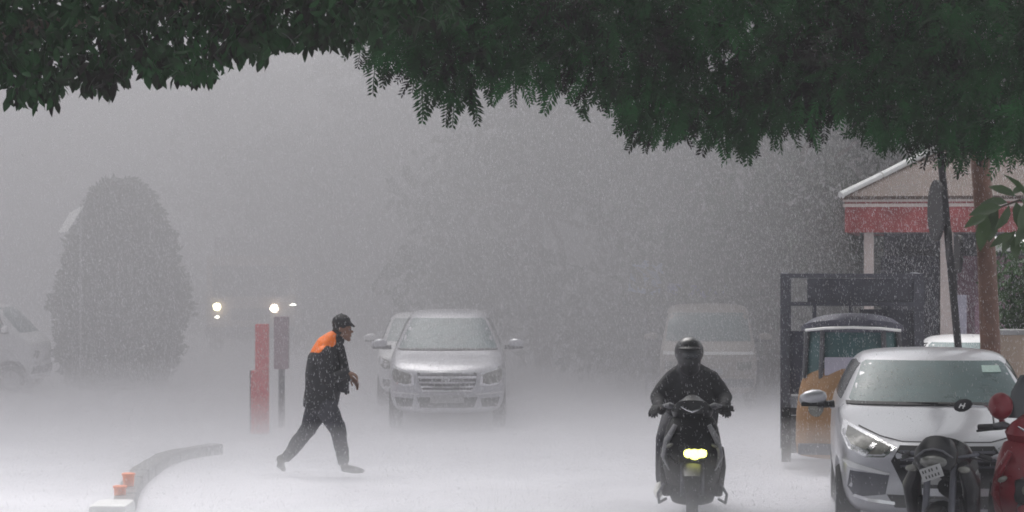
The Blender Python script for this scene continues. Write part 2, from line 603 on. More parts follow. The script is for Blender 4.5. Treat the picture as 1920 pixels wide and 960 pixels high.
# --- silver hatchback, parked close by on the right
def silver_car():
    t = thing('parked_car', 'silver hatchback parked behind the motorbikes, sharp and close, rain on its windscreen', 'car', (3.52, 17.2, 0), -R(7.6))
    t.scale = (1.05, 1.0, 1.0)
    rows = [h_(0.0, .55, .34, .66, .22), h_(.05, .72, .25, .74, .2), h_(.28, .81, .20, .84, .12), h_(.72, .845, .19, .93, .04), h_(1.12, .855, .19, 1.0, 0.02),
            c_(1.30, .86, .19, 1.03, .12), k_(2.02, .86, .19, 1.03, .635, 1.455, .10), k_(2.4, .86, .19, 1.03, .655, 1.50), k_(3.0, .86, .19, 1.04, .64, 1.49),
            k_(3.5, .85, .2, 1.05, .59, 1.38), c_(3.82, .83, .22, 1.07), h_(3.98, .78, .28, .98), h_(4.05, .6, .38, .9)]
    wh = (.76, 3.28)
    me, bvh = car_body(rows, wh, .30)
    link('body', me, M['silver'], t)
    add_wheels(t, wh, .86, .30)
    P = lambda n, poly, m, view='front', off=.006, par=t, res=.05, th=.012: obj(n, patch(bvh, poly, view, off, th, res), M[m], par, True)
    ws = P('windscreen', [(-.70, 1.075), (.70, 1.075), (.72, 1.10), (.60, 1.385), (.56, 1.41), (-.56, 1.41), (-.60, 1.385), (-.72, 1.10)], 'glass', off=.004)
    P('windscreen_seal', [(-.745, 1.055), (.745, 1.055), (.745, 1.078), (-.745, 1.078)], 'plastic', off=.012, par=ws)
    P('sticker', [(.40, 1.315), (.56, 1.315), (.545, 1.37), (.40, 1.37)], 'sticker', off=.010, par=ws)
    for a, b in (((-.56, 1.36, 1.068), (.0, 1.245, 1.078)), ((-.02, 1.235, 1.066), (.55, 1.35, 1.078))):
        bm = B()
        tube(bm, [a, b], .008, 6)
        obj('wiper', bm, M['plastic'], ws)
    for s, v in ((-1, 'left'), (1, 'right')):
        P('side_window', [(1.72, 1.08), (3.45, 1.10), (3.30, 1.34), (2.3, 1.41), (2.08, 1.38)], 'tint', v, .004)
        mirror_part(t, s, .92, 1.62, 1.09, M['silver'], 1.0)
        f = (lambda q: q) if s < 0 else mir
        hl = P('headlight', f([(-.775, .955), (-.80, .86), (-.75, .755), (-.62, .70), (-.48, .705), (-.385, .785), (-.52, .845), (-.66, .905)]), 'chrome', off=.004)
        P('lens', f([(-.745, .915), (-.765, .85), (-.72, .775), (-.61, .725), (-.50, .727), (-.425, .783), (-.53, .825), (-.66, .88)]), 'lens', off=.012, par=hl)
        P('reflector', f([(-.74, .75), (-.62, .715), (-.575, .75), (-.53, .80), (-.56, .81), (-.62, .755), (-.72, .79)]), 'chrome', off=.017, par=hl, res=.03)
        P('fog_recess', f([(-.74, .585), (-.44, .555), (-.47, .40), (-.70, .37), (-.76, .45)]), 'dark_steel', off=.004)
        P('bumper_blade', f([(-.79, .665), (-.74, .66), (-.43, .57), (-.47, .56), (-.74, .61)]), 'white_paint', off=.02, res=.03)
        P('lower_lip', f([(-.72, .375), (-.60, .34), (-.40, .32), (-.40, .345), (-.60, .365), (-.70, .395)]), 'chrome', off=.016, res=.03)
        P('door_handle', [(2.55, .93), (2.76, .94), (2.76, .965), (2.55, .955)], 'silver', v, .02)
        P('bonnet_shut_line', f([(-.66, .925), (-.50, .865), (-.34, .832), (-.34, .826), (-.50, .857), (-.665, .917)]), 'plastic', off=.003, res=.03)
    P('bonnet_edge', [(-.34, .832), (.34, .832), (.34, .826), (-.34, .826)], 'plastic', off=.003)
    g = P('grille', [(-.36, .80), (.36, .80), (.43, .68), (.33, .46), (-.33, .46), (-.43, .68)], 'plastic', off=.008)
    for z in (.745, .69, .635):
        P('grille_bar', [(-.36, z), (.36, z), (.36, z + .018), (-.36, z + .018)], 'dark_steel', off=.018, par=g)
    P('number_plate', [(-.25, .49), (.25, .49), (.25, .59), (-.25, .59)], 'plate', off=.02)
    P('lower_intake', [(-.46, .40), (.46, .40), (.40, .30), (-.40, .30)], 'plastic', off=.006)
    return t
silver_car()

# --- silver people carrier coming through the rain
def mpv():
    d = 31.5
    t = thing('people_carrier', 'silver people carrier with wide chrome slatted grille driving up in the rain', 'car', (X(838, d), d, gz(d)), R(1.0))
    rows = [h_(0, .60, .36, .74, .24), h_(.05, .77, .27, .86, .22), h_(.28, .86, .25, .97, .14), h_(.65, .885, .24, 1.07, .05),
            c_(.98, .89, .24, 1.14, .13), k_(1.80, .89, .24, 1.14, .61, 1.67, .10), k_(2.25, .89, .24, 1.14, .635, 1.74), k_(4.0, .885, .24, 1.14, .62, 1.73),
            k_(4.3, .88, .25, 1.14, .63, 1.62), c_(4.48, .85, .28, 1.14), h_(4.56, .75, .36, 1.0)]
    wh = (.80, 3.55)
    me, bvh = car_body(rows, wh, .32)
    link('body', me, M['silver'], t)
    add_wheels(t, wh, .89, .32)
    P = lambda n, poly, m, view='front', off=.006, par=t, res=.06: obj(n, patch(bvh, poly, view, off, .012, res), M[m], par, True)
    ws = P('windscreen', [(-.73, 1.19), (.73, 1.19), (.745, 1.22), (.575, 1.595), (.54, 1.63), (-.54, 1.63), (-.575, 1.595), (-.745, 1.22)], 'glass', off=.004)
    P('windscreen_seal', [(-.76, 1.165), (.76, 1.165), (.76, 1.19), (-.76, 1.19)], 'plastic', off=.012, par=ws)
    for s, v in ((-1, 'left'), (1, 'right')):
        P('side_window', [(1.45, 1.20), (4.2, 1.22), (4.1, 1.60), (2.0, 1.63)], 'tint', v, .004)
        mirror_part(t, s, .95, 1.30, 1.25, M['silver'], 1.05)
        f = (lambda q: q) if s < 0 else mir
        hl = P('headlight', f([(-.83, .97), (-.85, .85), (-.80, .70), (-.62, .66), (-.49, .68), (-.50, .86), (-.64, .90)]), 'chrome')
        P('lens', f([(-.80, .92), (-.82, .85), (-.78, .73), (-.62, .69), (-.53, .71), (-.54, .84), (-.65, .875)]), 'lens', off=.014, par=hl)
        P('fog_recess', f([(-.78, .50), (-.50, .48), (-.52, .36), (-.74, .36)]), 'plastic')
        P('bumper_strip', f([(-.82, .585), (-.42, .555), (-.42, .53), (-.80, .56)]), 'white_paint', off=.016)
    g = P('grille', [(-.45, .89), (.45, .89), (.42, .70), (.35, .575), (-.35, .575), (-.42, .70)], 'plastic')
    for i, z in enumerate((.865, .79, .715, .645, .58)):
        k = .45 - i * .02
        P('grille_bar', [(-k, z), (k, z), (k, z + .030), (-k, z + .030)], 'chrome', off=.02, par=g)
    bm = B()                                                         # oval badge of interlocked rings
    for (a, b_, zz) in ((.075, .05, 0), (.045, .024, .018), (.022, .045, 0)):
        tube(bm, [(a * math.cos(q), -.03, .765 + zz + b_ * math.sin(q)) for q in [2 * math.pi * k / 20 for k in range(21)]], .008, 5)
    obj('badge', bm, M['chrome'], g)
    P('lower_intake', [(-.45, .50), (.45, .50), (.40, .35), (-.40, .35)], 'plastic')
    P('number_plate', [(-.25, .42), (.25, .42), (.25, .53), (-.25, .53)], 'plate', off=.02)
    return t
mpv()

def plain_car(name, label, cat, loc, rotz, paint, rows, wh, rad, ws, sw, extra=None):
    t = thing(name, label, cat, loc, rotz)
    me, bvh = car_body(rows, wh, rad)
    link('body', me, M[paint], t)
    hw = rows[3][2]
    add_wheels(t, wh, hw, rad)
    P = lambda n, poly, m, view='front', off=.006, par=t, res=.07: obj(n, patch(bvh, poly, view, off, .012, res), M[m], par, True)
    P('windscreen', ws, 'glass')
    for s, v in ((-1, 'left'), (1, 'right')):
        P('side_window', sw, 'tint', v)
        mirror_part(t, s, hw + .05, sw[0][0] + .0, sw[0][1] + .05, M[paint], 1.0)
    if extra:
        extra(t, P)
    return t

hatch_rows = [h_(0, .58, .34, .72, .2), h_(.05, .72, .25, .80, .18), h_(.28, .80, .22, .90, .12), h_(.65, .83, .21, .98, .04),
              c_(1.0, .835, .21, 1.04, .12), k_(1.75, .835, .21, 1.04, .62, 1.52, .1), k_(2.2, .835, .21, 1.05, .63, 1.58), k_(3.1, .83, .21, 1.06, .61, 1.55),
              k_(3.5, .82, .24, 1.07, .56, 1.42), c_(3.65, .78, .28, 1.05), h_(3.72, .66, .38, .95)]
def hatch_extra(t, P):
    for f in ((lambda q: q), mir):
        P('headlight', f([(-.77, .86), (-.79, .76), (-.70, .66), (-.48, .66), (-.46, .76), (-.62, .80)]), 'lens')
        P('fog_recess', f([(-.72, .48), (-.48, .46), (-.5, .36), (-.7, .36)]), 'plastic')
    P('grille', [(-.38, .76), (.38, .76), (.34, .62), (-.34, .62)], 'plastic')
    P('number_plate', [(-.24, .46), (.24, .46), (.24, .56), (-.24, .56)], 'plate', off=.02)
hatch_ws = [(-.68, 1.10), (.68, 1.10), (.58, 1.44), (.54, 1.48), (-.54, 1.48), (-.58, 1.44)]
hatch_sw = [(1.45, 1.10), (3.4, 1.12), (3.2, 1.42), (1.95, 1.46)]
d = 36.5
plain_car('following_car', 'white hatchback almost hidden behind the silver people carrier', 'car', (X(795, d), d, gz(d)), R(1.5), 'white_paint',
          hatch_rows, (.72, 3.0), .29, hatch_ws, hatch_sw, hatch_extra)
# white saloon behind the silver car: only the curve of its roof shows
sal_rows = [h_(0, .55, .34, .66, .2), h_(.05, .72, .25, .72, .18), h_(.3, .80, .2, .80, .12), h_(.75, .84, .19, .88, .04), h_(1.1, .845, .19, .93),
            c_(1.28, .845, .19, .96, .12), k_(2.05, .845, .19, .97, .58, 1.39, .1), k_(2.5, .845, .19, .98, .6, 1.43), k_(3.1, .845, .19, .99, .58, 1.40),
            c_(3.75, .83, .21, 1.02), h_(4.2, .80, .26, .98), h_(4.35, .65, .36, .9)]
sal_ws = [(-.68, 1.01), (.68, 1.01), (.54, 1.31), (.5, 1.34), (-.5, 1.34), (-.54, 1.31)]
sal_sw = [(1.72, 1.02), (3.35, 1.05), (3.05, 1.28), (2.15, 1.33)]
d = 25.6
plain_car('white_saloon', 'white saloon parked beyond the silver hatchback, only its roof showing by the trunk', 'car', (5.63, d, gz(d)), -R(9), 'white_paint',
          sal_rows, (.76, 3.4), .29, sal_ws, sal_sw, hatch_extra)
# cream van behind the scooter
van_rows = [h_(0, .70, .34, .80, .10), h_(.04, .78, .27, .95, .10), h_(.16, .82, .25, 1.04, .06), c_(.30, .83, .25, 1.10, .06),
            k_(.72, .83, .25, 1.10, .70, 1.66, .06), k_(1.2, .83, .25, 1.10, .72, 1.75), k_(3.1, .83, .25, 1.10, .71, 1.74), k_(3.4, .82, .26, 1.10, .68, 1.62), h_(3.5, .74, .34, 1.0)]
def van_extra(t, P):
    for f in ((lambda q: q), mir):
        P('headlight', f([(-.72, .82), (-.74, .68), (-.50, .66), (-.48, .80)]), 'lens')
    P('bumper', [(-.76, .52), (.76, .52), (.76, .38), (-.76, .38)], 'grey_panel', off=.03)
    P('front_band', [(-.76, .98), (.76, .98), (.76, .93), (-.76, .93)], 'trim_white', off=.012)
    P('number_plate', [(-.24, .60), (.24, .60), (.24, .70), (-.24, .70)], 'plate', off=.02)
d = 36.0
plain_car('cream_van', 'cream van fading into the rain straight behind the scooter rider', 'van', (X(1328, d), d, gz(d)), -R(5), 'cream',
          van_rows, (.55, 2.7), .28, [(-.72, 1.15), (.72, 1.15), (.66, 1.62), (-.66, 1.62)], [(.62, 1.16), (3.2, 1.18), (3.2, 1.58), (.85, 1.60)], van_extra)

# pale van across the left edge of the picture
d = 41.0
plain_car('side_on_van', 'pale van standing side on at the left edge beside the clipped tree', 'van', (X(92, d), d, gz(d)), R(90), 'white_paint',
          van_rows, (.55, 2.7), .28, [(-.72, 1.15), (.72, 1.15), (.66, 1.62), (-.66, 1.62)], [(.62, 1.16), (3.2, 1.18), (3.2, 1.58), (.85, 1.60)], van_extra)

# ------------------------------------------------------------------ goods carrier with load frame
def goods_carrier():
    d = 23.3
    t = thing('goods_carrier', 'small orange cab goods carrier with a tall dark load frame, beside the silver car', 'goods truck', (X(1600, d), d, gz(d)), -R(8))
    g0 = Z(885, d) - gz(d)
    # cab shell, front at y=0
    bm = B()
    prof = [(-.02, .22), (-.04, .55), (.0, .88), (.05, 1.02), (.0, 1.02)]
    loft(bm, [(0, 0.45, .20), (0, .44, .34), (0, .42, .66), (0, .45, .90), (0, .50, .97)], [(.61, .46), (.63, .47), (.62, .45), (.59, .42), (.57, .38)], (1, 0, 0), 28)
    obj('cab', bm, M['orange_body'], t, True)
    bm = B()
    loft(bm, [(0, .52, .96), (0, .54, 1.30), (0, .58, 1.56)], [(.555, .36), (.54, .34), (.52, .32)], (1, 0, 0), 28)
    ws = obj('cab_windows', bm, M['glass'], t, True)
    for x in (-.50, .50, -.33, .33):
        bm = B()
        yy = .22 if abs(x) < .4 else .38
        tube(bm, [(x * 1.06, yy - .02, 1.04), (x, yy + .04, 1.58)], .028, 8)
        obj('pillar', bm, M['grey_panel'], ws)
    bm = B()
    box(bm, (-.05, .185, 1.18), (.52, .02, .2), rot=Matrix.Rotation(R(-8), 3, 'X'))
    obj('sticker_panel', bm, M['lilac'], ws)
    bm = B()
    loft(bm, [(0, .56, 1.555), (0, .56, 1.60), (0, .58, 1.635), (0, .58, 1.65)], [(.56, .40), (.57, .40), (.50, .36), (.30, .2)], (1, 0, 0), 28)
    obj('cab_roof', bm, M['blue_steel'], t, True)
    bm = B()
    tube(bm, [(-.52, .24, 1.575), (-.30, .185, 1.60), (0, .165, 1.61), (.30, .185, 1.60), (.52, .24, 1.575)], .016, 6)
    obj('roof_edge', bm, M['trim_white'], t, True)
    bm = B()
    for sx in (-1, 1):
        lathe(bm, [(0, .02), (.075, .015), (.09, 0), (.09, -.05)], Matrix.Translation((sx * .40, .06, .72)) @ Matrix.Rotation(R(90), 4, 'X'), 18)
    obj('headlight', bm, M['lens'], t, True)
    bm = B()
    box(bm, (0, .02, .28), (1.2, .1, .12), bev=.02)
    obj('bumper', bm, M['dark_steel'], t)
    # load body behind the cab
    W = .80
    top = Z(517, d) - gz(d)
    bm = B()
    box(bm, (0, 2.05, .62), (1.56, 2.1, .08))
    obj('load_floor', bm, M['dark_steel'], t)
    for sx in (-1, 1):
        bm = B()
        box(bm, (sx * .775, 2.05, .92), (.04, 2.1, .52))
        obj('side_panel', bm, M['blue_steel'], t)
    bm = B()
    box(bm, (-.66, .99, 1.18), (.24, .04, .72))
    obj('corner_panel', bm, M['blue_steel'], t)
    for i, x in enumerate((-W + .05, W - .05)):
        bm = B()
        box(bm, (x, .97, (top + .2) / 2), (.11, .07, top - .2))
        obj('frame_post', bm, M['dark_steel'], t)
        bm = B()
        box(bm, (x, 3.05, (top + .4) / 2), (.09, .07, top - .4))
        obj('frame_post', bm, M['dark_steel'], t)
    for z, h in ((top - .01, .05), (top - .33, .045)):
        bm = B()
        box(bm, (0, .955, z), (1.6, .05, h))
        obj('frame_rail', bm, M['dark_steel'], t)
        for sx in (-1, 1):
            bm = B()
            box(bm, (sx * .77, 2.0, z), (.05, 2.05, h))
            obj('frame_rail', bm, M['dark_steel'], t)
    bm = B()
    box(bm, (.14, .99, top - .175), (1.28, .02, .27))
    obj('head_board', bm, M['dark_steel'], t)
    for x in (-.42, -.01, .42):
        bm = B()
        box(bm, (x, .985, top - .45), (.045, .04, .24))
        obj('frame_strut', bm, M['dark_steel'], t)
    bm = B()
    box(bm, (.42, 1.02, top - .70), (.66, .02, .62))
    obj('mesh_panel', bm, M['dark_steel'], t)
    for y, x in ((.30, 0), (2.55, -.68), (2.55, .68)):
        bm = B()
        Mx = Matrix.Translation((x, y, .23)) @ Matrix.Rotation(R(90), 4, 'Y')
        lathe(bm, [(.13, -.07), (.21, -.07), (.23, -.04), (.23, .04), (.21, .07), (.13, .07), (.13, -.07)], Mx, 24)
        wo = obj('wheel', bm, M['rubber'], t, True)
        bm = B()
        lathe(bm, [(.135, .05), (.10, .02), (0, .03)], Mx, 18)
        lathe(bm, [(0, -.03), (.10, -.02), (.135, -.05)], Mx, 18)
        obj('rim', bm, M['alloy'], wo, True)
    bm = B()
    box(bm, (-.74, 1.15, .36), (.10, .5, .62))
    obj('mud_flap', bm, M['rubber'], t)
    return t
goods_carrier()

# ------------------------------------------------------------------ hands and people
def hand(bm, wrist, d, normal, s=1.0, curl=0.5, thumb_side=1):
    """palm with four bent fingers of unequal length and a thumb from the side of the palm"""
    wrist, d, nrm = Vector(wrist), Vector(d).normalized(), Vector(normal).normalized()
    side = d.cross(nrm).normalized() * thumb_side
    nrm = nrm
    rot = Matrix((side, d, nrm)).transposed()
    ball(bm, wrist + d * .045 * s, (.042 * s, .052 * s, .017 * s), rot)
    L = [.072, .080, .074, .058]
    for i, l in enumerate(L):
        b = wrist + d * .080 * s + side * (.030 - .020 * i) * s
        a1, a2 = curl * .6, curl * 1.5
        p1 = b + (d * math.cos(a1) + nrm * math.sin(a1) + side * (.10 - .07 * i)) * l * .5 * s
        p2 = p1 + (d * math.cos(a2) + nrm * math.sin(a2)) * l * .5 * s
        limb(bm, [b, p1, p2], [.0095 * s, .0088 * s, .0075 * s])
    b = wrist + d * .022 * s + side * .034 * s
    p1 = b + (d * .6 + side * .8 + nrm * .25).normalized() * .035 * s
    p2 = p1 + (d * .9 + side * .25 + nrm * .3).normalized() * .030 * s
    limb(bm, [b, p1, p2], [.013 * s, .0105 * s, .009 * s])

def walker():
    d = 23.1
    t = thing('person', 'person hurrying across the road in black cap and dark jacket with orange shoulders', 'person', (X(600, d), d, gz(d)))
    s = F / d
    g = 480 + (CAMZ - gz(d)) * s
    P = lambda px, py, y=0.0: Vector(((px - 600) / s, y, (g - py) / s))
    # body: one skin
    bm = B()
    ball(bm, P(643, 611), (.086, .078, .115))
    ball(bm, P(648, 625), (.066, .062, .075))
    ball(bm, P(660, 622), (.020, .014, .018), sub=1)               # nose
    ball(bm, P(656, 615), (.022, .045, .014), sub=1)               # brow
    ball(bm, P(656.5, 630), (.018, .024, .012), sub=1)             # lips
    ball(bm, P(654, 637), (.026, .03, .022), sub=1)                # chin
    for y in (-.078, .078):
        ball(bm, P(639, 617, y), (.022, .012, .032), sub=1)
    limb(bm, [P(638, 630), P(626, 648)], [.06, .068])
    loft(bm, [P(624, 645), P(612, 660), P(606, 690), P(603, 720), P(602, 748)], [(.10, .08), (.19, .11), (.18, .12), (.16, .115), (.16, .12)], (0, 1, 0))
    hips = {1: P(600, 748, .085), -1: P(606, 748, -.085)}
    limb(bm, [P(604, 748, -.085), P(634, 800, -.09), P(641, 840, -.09), P(645, 868, -.09)], [.095, .066, .058, .042])
    limb(bm, [P(600, 748, .085), P(577, 804, .09), P(553, 838, .09), P(536, 860, .09)], [.095, .066, .056, .042])
    # near arm
    limb(bm, [P(612, 664, -.20), P(620, 706, -.25), P(640, 701, -.24), P(654, 695, -.22)], [.055, .043, .038, .028])
    hand(bm, P(655, 695, -.22), (1, 0, -.42), (-.25, .2, -1), 1.0, .75, -1)
    # far arm
    limb(bm, [P(614, 664, .20), P(628, 705, .24), P(646, 708, .16), P(656, 708, .10)], [.055, .043, .036, .028])
    hand(bm, P(656, 708, .10), (.8, -.2, -.75), (-.3, -.6, -.6), 1.0, .6, 1)
    body = link('body', fuse(bm, .0065, 1), M['skin'], t)
    bm = B()
    for y in (-.034, .034):
        ball(bm, P(656.8, 618, y), .0095, sub=1)
    obj('eyes', bm, M['ink'], body, True)
    # jacket
    bm = B()
    loft(bm, [P(630, 640), P(615, 652), P(607, 672), P(606, 700), P(606, 728), P(601, 752), P(598, 768)],
         [(.075, .07), (.20, .125), (.235, .175), (.235, .195), (.225, .20), (.215, .19), (.205, .175)], (0, 1, 0), 22)
    loft(bm, [P(634, 628), P(624, 636), P(614, 646), P(606, 662), P(602, 684)], [(.075, .07), (.13, .095), (.19, .12), (.205, .135), (.205, .15)], (0, 1, 0), 22)
    limb(bm, [P(610, 662, -.205), P(617, 708, -.26), P(634, 705, -.25), P(652, 697, -.225)], [.088, .078, .066, .048])
    limb(bm, [P(612, 662, .205), P(626, 708, .25), P(642, 710, .18), P(652, 709, .12)], [.088, .076, .064, .048])
    limb(bm, [P(640, 652, -.03), P(648, 690, -.06), P(649, 720, -.08), P(650, 737, -.08)], [.04, .045, .04, .018])   # open front edge, blown forward
    limb(bm, [P(640, 710, -.10), P(644, 727, -.10), P(655, 735, -.08)], [.06, .05, .012])
    limb(bm, [P(633, 636), P(624, 646)], [.082, .09])
    jm = fuse(bm, .010, 3)
    jm.materials.append(M['jacket'])
    jm.materials.append(M['jacket_orange'])
    a, b = P(578, 666), P(633, 643)
    for p in jm.polygons:
        c = p.center
        # orange yoke over the shoulders and upper back, its hem a slanted seam
        lim = a.z + (b.z - a.z) * (c.x - a.x) / (b.x - a.x) + .02 * math.sin(c.x * 40 + c.y * 9)
        if c.z > lim and c.x < P(631, 0).x:
            p.material_index = 1
    jk = link('jacket', jm, None, t)
    for v in jm.vertices:                                             # folds of wet cloth
        n = noise.noise(Vector((v.co.x * 9, v.co.y * 9, v.co.z * 5))) * .5 + noise.noise(Vector((v.co.x * 24, v.co.y * 24, v.co.z * 14))) * .2
        v.co += v.normal * n * (.020 if v.co.z < P(0, 685).z else .003)
    # trousers
    bm = B()
    loft(bm, [P(604, 738), P(603, 752), P(602, 764)], [(.18, .135), (.185, .14), (.17, .13)], (0, 1, 0), 20)
    limb(bm, [P(607, 752, -.085), P(621, 778, -.09), P(636, 806, -.09), P(641, 838, -.09), P(645, 862, -.09)], [.128, .116, .090, .078, .063])
    limb(bm, [P(599, 752, .085), P(588, 780, .09), P(576, 806, .09), P(553, 836, .09), P(538, 857, .09)], [.128, .116, .090, .077, .061])
    tm = fuse(bm, .010, 3)
    for v in tm.vertices:
        n = noise.noise(Vector((v.co.x * 11, v.co.y * 11, v.co.z * 9))) + noise.noise(Vector((v.co.x * 26, v.co.y * 26, v.co.z * 20))) * .4
        v.co += v.normal * n * .012
    link('trousers', tm, M['trousers'], t)
    # shoes: near foot flat, far foot pushing off its toes
    bm = B()
    limb(bm, [P(645, 866, -.09), P(648, 876, -.09), P(664, 879, -.10), P(680, 881, -.105)], [.05, .048, .042, .028])
    link('shoe', fuse(bm, .009, 2), M['shoe'], t)
    bm = B()
    limb(bm, [P(537, 858, .09), P(524, 862, .09)], [.048, .045])
    limb(bm, [P(527, 862, .09), P(524, 874, .095), P(530, 882, .10)], [.046, .042, .026])
    link('shoe', fuse(bm, .009, 2), M['shoe'], t)
    # cap with hair below it
    bm = B()
    ball(bm, P(640, 605), (.108, .098, .10))
    limb(bm, [P(652, 604, -.05), P(664, 612, -.03)], [.020, .010])
    limb(bm, [P(652, 604, .05), P(664, 612, .03)], [.020, .010])
    limb(bm, [P(653, 605), P(664, 612)], [.028, .012])
    ball(bm, P(640, 588.5), .014, sub=1)
    cm = fuse(bm, .008, 2)
    cp = link('cap', cm, M['cap'], t)
    bm = B()
    ball(bm, P(634, 620), (.066, .082, .075))
    obj('hair', bm, M['hair'], t, True)
    return t
walker()

def scooter(name, label, cat, loc, rotz, pal, lit, group=None, far_mirror=False):
    """seen from the front: wheel axle at y=0, seat behind"""
    t = thing(name, label, cat, loc, rotz, group)
    paint, dark = M[pal], M['plastic']
    # front wheel
    for y, nm in ((.0, 'front_wheel'), (1.25, 'rear_wheel')):
        Mx = Matrix.Translation((0, y, .225)) @ Matrix.Rotation(R(90), 4, 'Y')
        bm = B()
        lathe(bm, [(.13, -.045), (.19, -.052), (.218, -.03), (.225, 0), (.218, .03), (.19, .052), (.13, .045), (.13, -.045)], Mx, 30)
        wo = obj(nm, bm, M['rubber'], t, True)
        bm = B()
        lathe(bm, [(.135, -.035), (.12, -.01), (.04, -.045), (.04, .045), (.12, .01), (.135, .035)], Mx, 24)
        obj('rim', bm, M['alloy'], wo, True)
    bm = B()
    loft(bm, [(0, -.20, .26), (0, -.16, .40), (0, 0, .475), (0, .14, .42), (0, .22, .30)], [(.055, .012), (.085, .022), (.105, .035), (.10, .03), (.08, .015)], (1, 0, 0), 16)
    obj('mudguard', bm, paint, t, True)
    for sx in (-1, 1):
        bm = B()
        tube(bm, [(sx * .085, 0, .225), (sx * .085, .12, .62)], .022, 8)
        obj('fork_leg', bm, M['dark_steel'], t, True)
    # apron: sections stacked upward, nose forward
    bm = B()
    loft(bm, [(0, .30, .30), (0, .27, .42), (0, .20, .52), (0, .17, .60), (0, .20, .70), (0, .25, .80), (0, .30, .88)],
         [(.23, .09), (.255, .12), (.27, .14), (.27, .15), (.255, .13), (.235, .10), (.20, .07)], (1, 0, 0), 26)
    ap = obj('apron', bm, paint, t, True)
    for sx in (-1, 1):                                               # angled side panels, light edge strips
        bm = B()
        loft(bm, [(sx * .15, .12, .84), (sx * .225, .12, .70), (sx * .25, .13, .56), (sx * .20, .18, .44)], [(.02, .035), (.03, .05), (.03, .055), (.015, .03)], (1, 0, 0), 12)
        obj('side_panel', bm, M['sheen_panel'] if lit else paint, ap, True)
        bm = B()
        tube(bm, [(sx * .105, .16, .80), (sx * .07, .06, .66)], [.010, .014], 6)
        obj('trim_strip', bm, M['chrome'] if lit else M['grey_panel'], ap, True)
        bm = B()
        loft(bm, [(sx * .25, .30, .62), (sx * .255, .34, .45), (sx * .225, .40, .20)], [(.035, .05), (.05, .09), (.05, .09)], (1, 0, 0), 12)
        obj('leg_shield', bm, dark, ap, True)
        bm = B()
        ball(bm, (sx * .20, .06, .66), (.035, .03, .02), Matrix.Rotation(sx * R(25), 3, 'Y'))
        obj('indicator', bm, M['lens'], ap, True)
    bm = B()
    for sx in (-1, 0, 1):
        ball(bm, (.022 + sx * .055, .03 + .012 * abs(sx), .585 + .008 * abs(sx)), (.056, .03, .05))
    hl = obj('headlight', bm, M['headlamp_warm'] if lit else M['lens'], t, True)
    bm = B()
    box(bm, (0, .055, .585), (.25, .06, .16), bev=.035)
    obj('headlight_bezel', bm, dark, hl, True)
    bm = B()
    loft(bm, [(0, .09, .50), (0, .08, .44), (0, .09, .38)], [(.12, .03), (.07, .035), (.02, .02)], (1, 0, 0), 14)
    obj('beak', bm, M['plastic'], ap, True)
    bm = B()
    loft(bm, [(0, .40, .60), (0, .40, .42), (0, .42, .26), (0, .46, .13)], [(.25, .10), (.255, .12), (.235, .14), (.19, .12)], (1, 0, 0), 22)
    obj('lower_cowl', bm, dark, t, True)
    # handlebar and cowl
    bm = B()
    loft(bm, [(0, .30, .90), (0, .27, .96), (0, .27, 1.01), (0, .33, 1.06)], [(.17, .08), (.19, .10), (.15, .09), (.07, .05)], (1, 0, 0), 22)
    cw = obj('cowl', bm, paint, t, True)
    bm = B()
    tube(bm, [(-.10, .19, 1.0), (-.05, .172, .972), (0, .165, .955), (.05, .172, .972), (.10, .19, 1.0)], [.006, .011, .014, .011, .006], 8)
    obj('cowl_trim', bm, M['chrome'], cw, True)
    bm = B()
    tube(bm, [(-.36, .44, .97), (-.20, .36, .985), (0, .33, .985), (.20, .36, .985), (.36, .44, .97)], .017, 8)
    hb = obj('handlebar', bm, M['dark_steel'], t, True)
    for sx in (-1, 1):
        bm = B()
        tube(bm, [(sx * .24, .385, .982), (sx * .365, .445, .97)], .022, 10)
        obj('grip', bm, M['rubber'], hb, True)
        bm = B()
        tube(bm, [(sx * .20, .33, .975), (sx * .29, .33, .965), (sx * .375, .385, .95)], [.010, .008, .009], 6)
        obj('brake_lever', bm, dark, hb, True)
        bm = B()
        loft(bm, [(sx * .14, .30, .985), (sx * .20, .30, 1.0), (sx * .26, .34, .995)], [(.02, .015), (.045, .03), (.02, .015)], (0, 1, 0), 10)
        obj('switch_pod', bm, M['grey_panel'], hb, True)
    # floor, seat, tail
    bm = B()
    box(bm, (0, .55, .27), (.40, .5, .09), bev=.03)
    obj('footboard', bm, dark, t, True)
    bm = B()
    loft(bm, [(0, .72, .50), (0, 1.0, .58), (0, 1.35, .62), (0, 1.6, .66)], [(.17, .20), (.19, .17), (.16, .13), (.06, .06)], (1, 0, 0), 18)
    obj('tail_body', bm, paint, t, True)
    bm = B()
    loft(bm, [(0, .70, .74), (0, .85, .765), (0, 1.15, .77), (0, 1.5, .80)], [(.10, .045), (.15, .06), (.15, .06), (.09, .04)], (1, 0, 0), 18)
    obj('seat', bm, M['rubber'], t, True)
    for sx in (-1, 1):
        bm = B()
        tube(bm, [(sx * .25, .30, .30), (sx * .31, .32, .20), (sx * .30, .42, .11), (sx * .24, .55, .13)], .013, 8)
        obj('crash_bar', bm, M['dark_steel'], t, True)
    return t

d = 19.05
scooter('scooter', 'black scooter ridden towards us with its yellow headlight on', 'scooter', (X(1296, d), d - .1, 0), -R(5), 'black_paint', True)

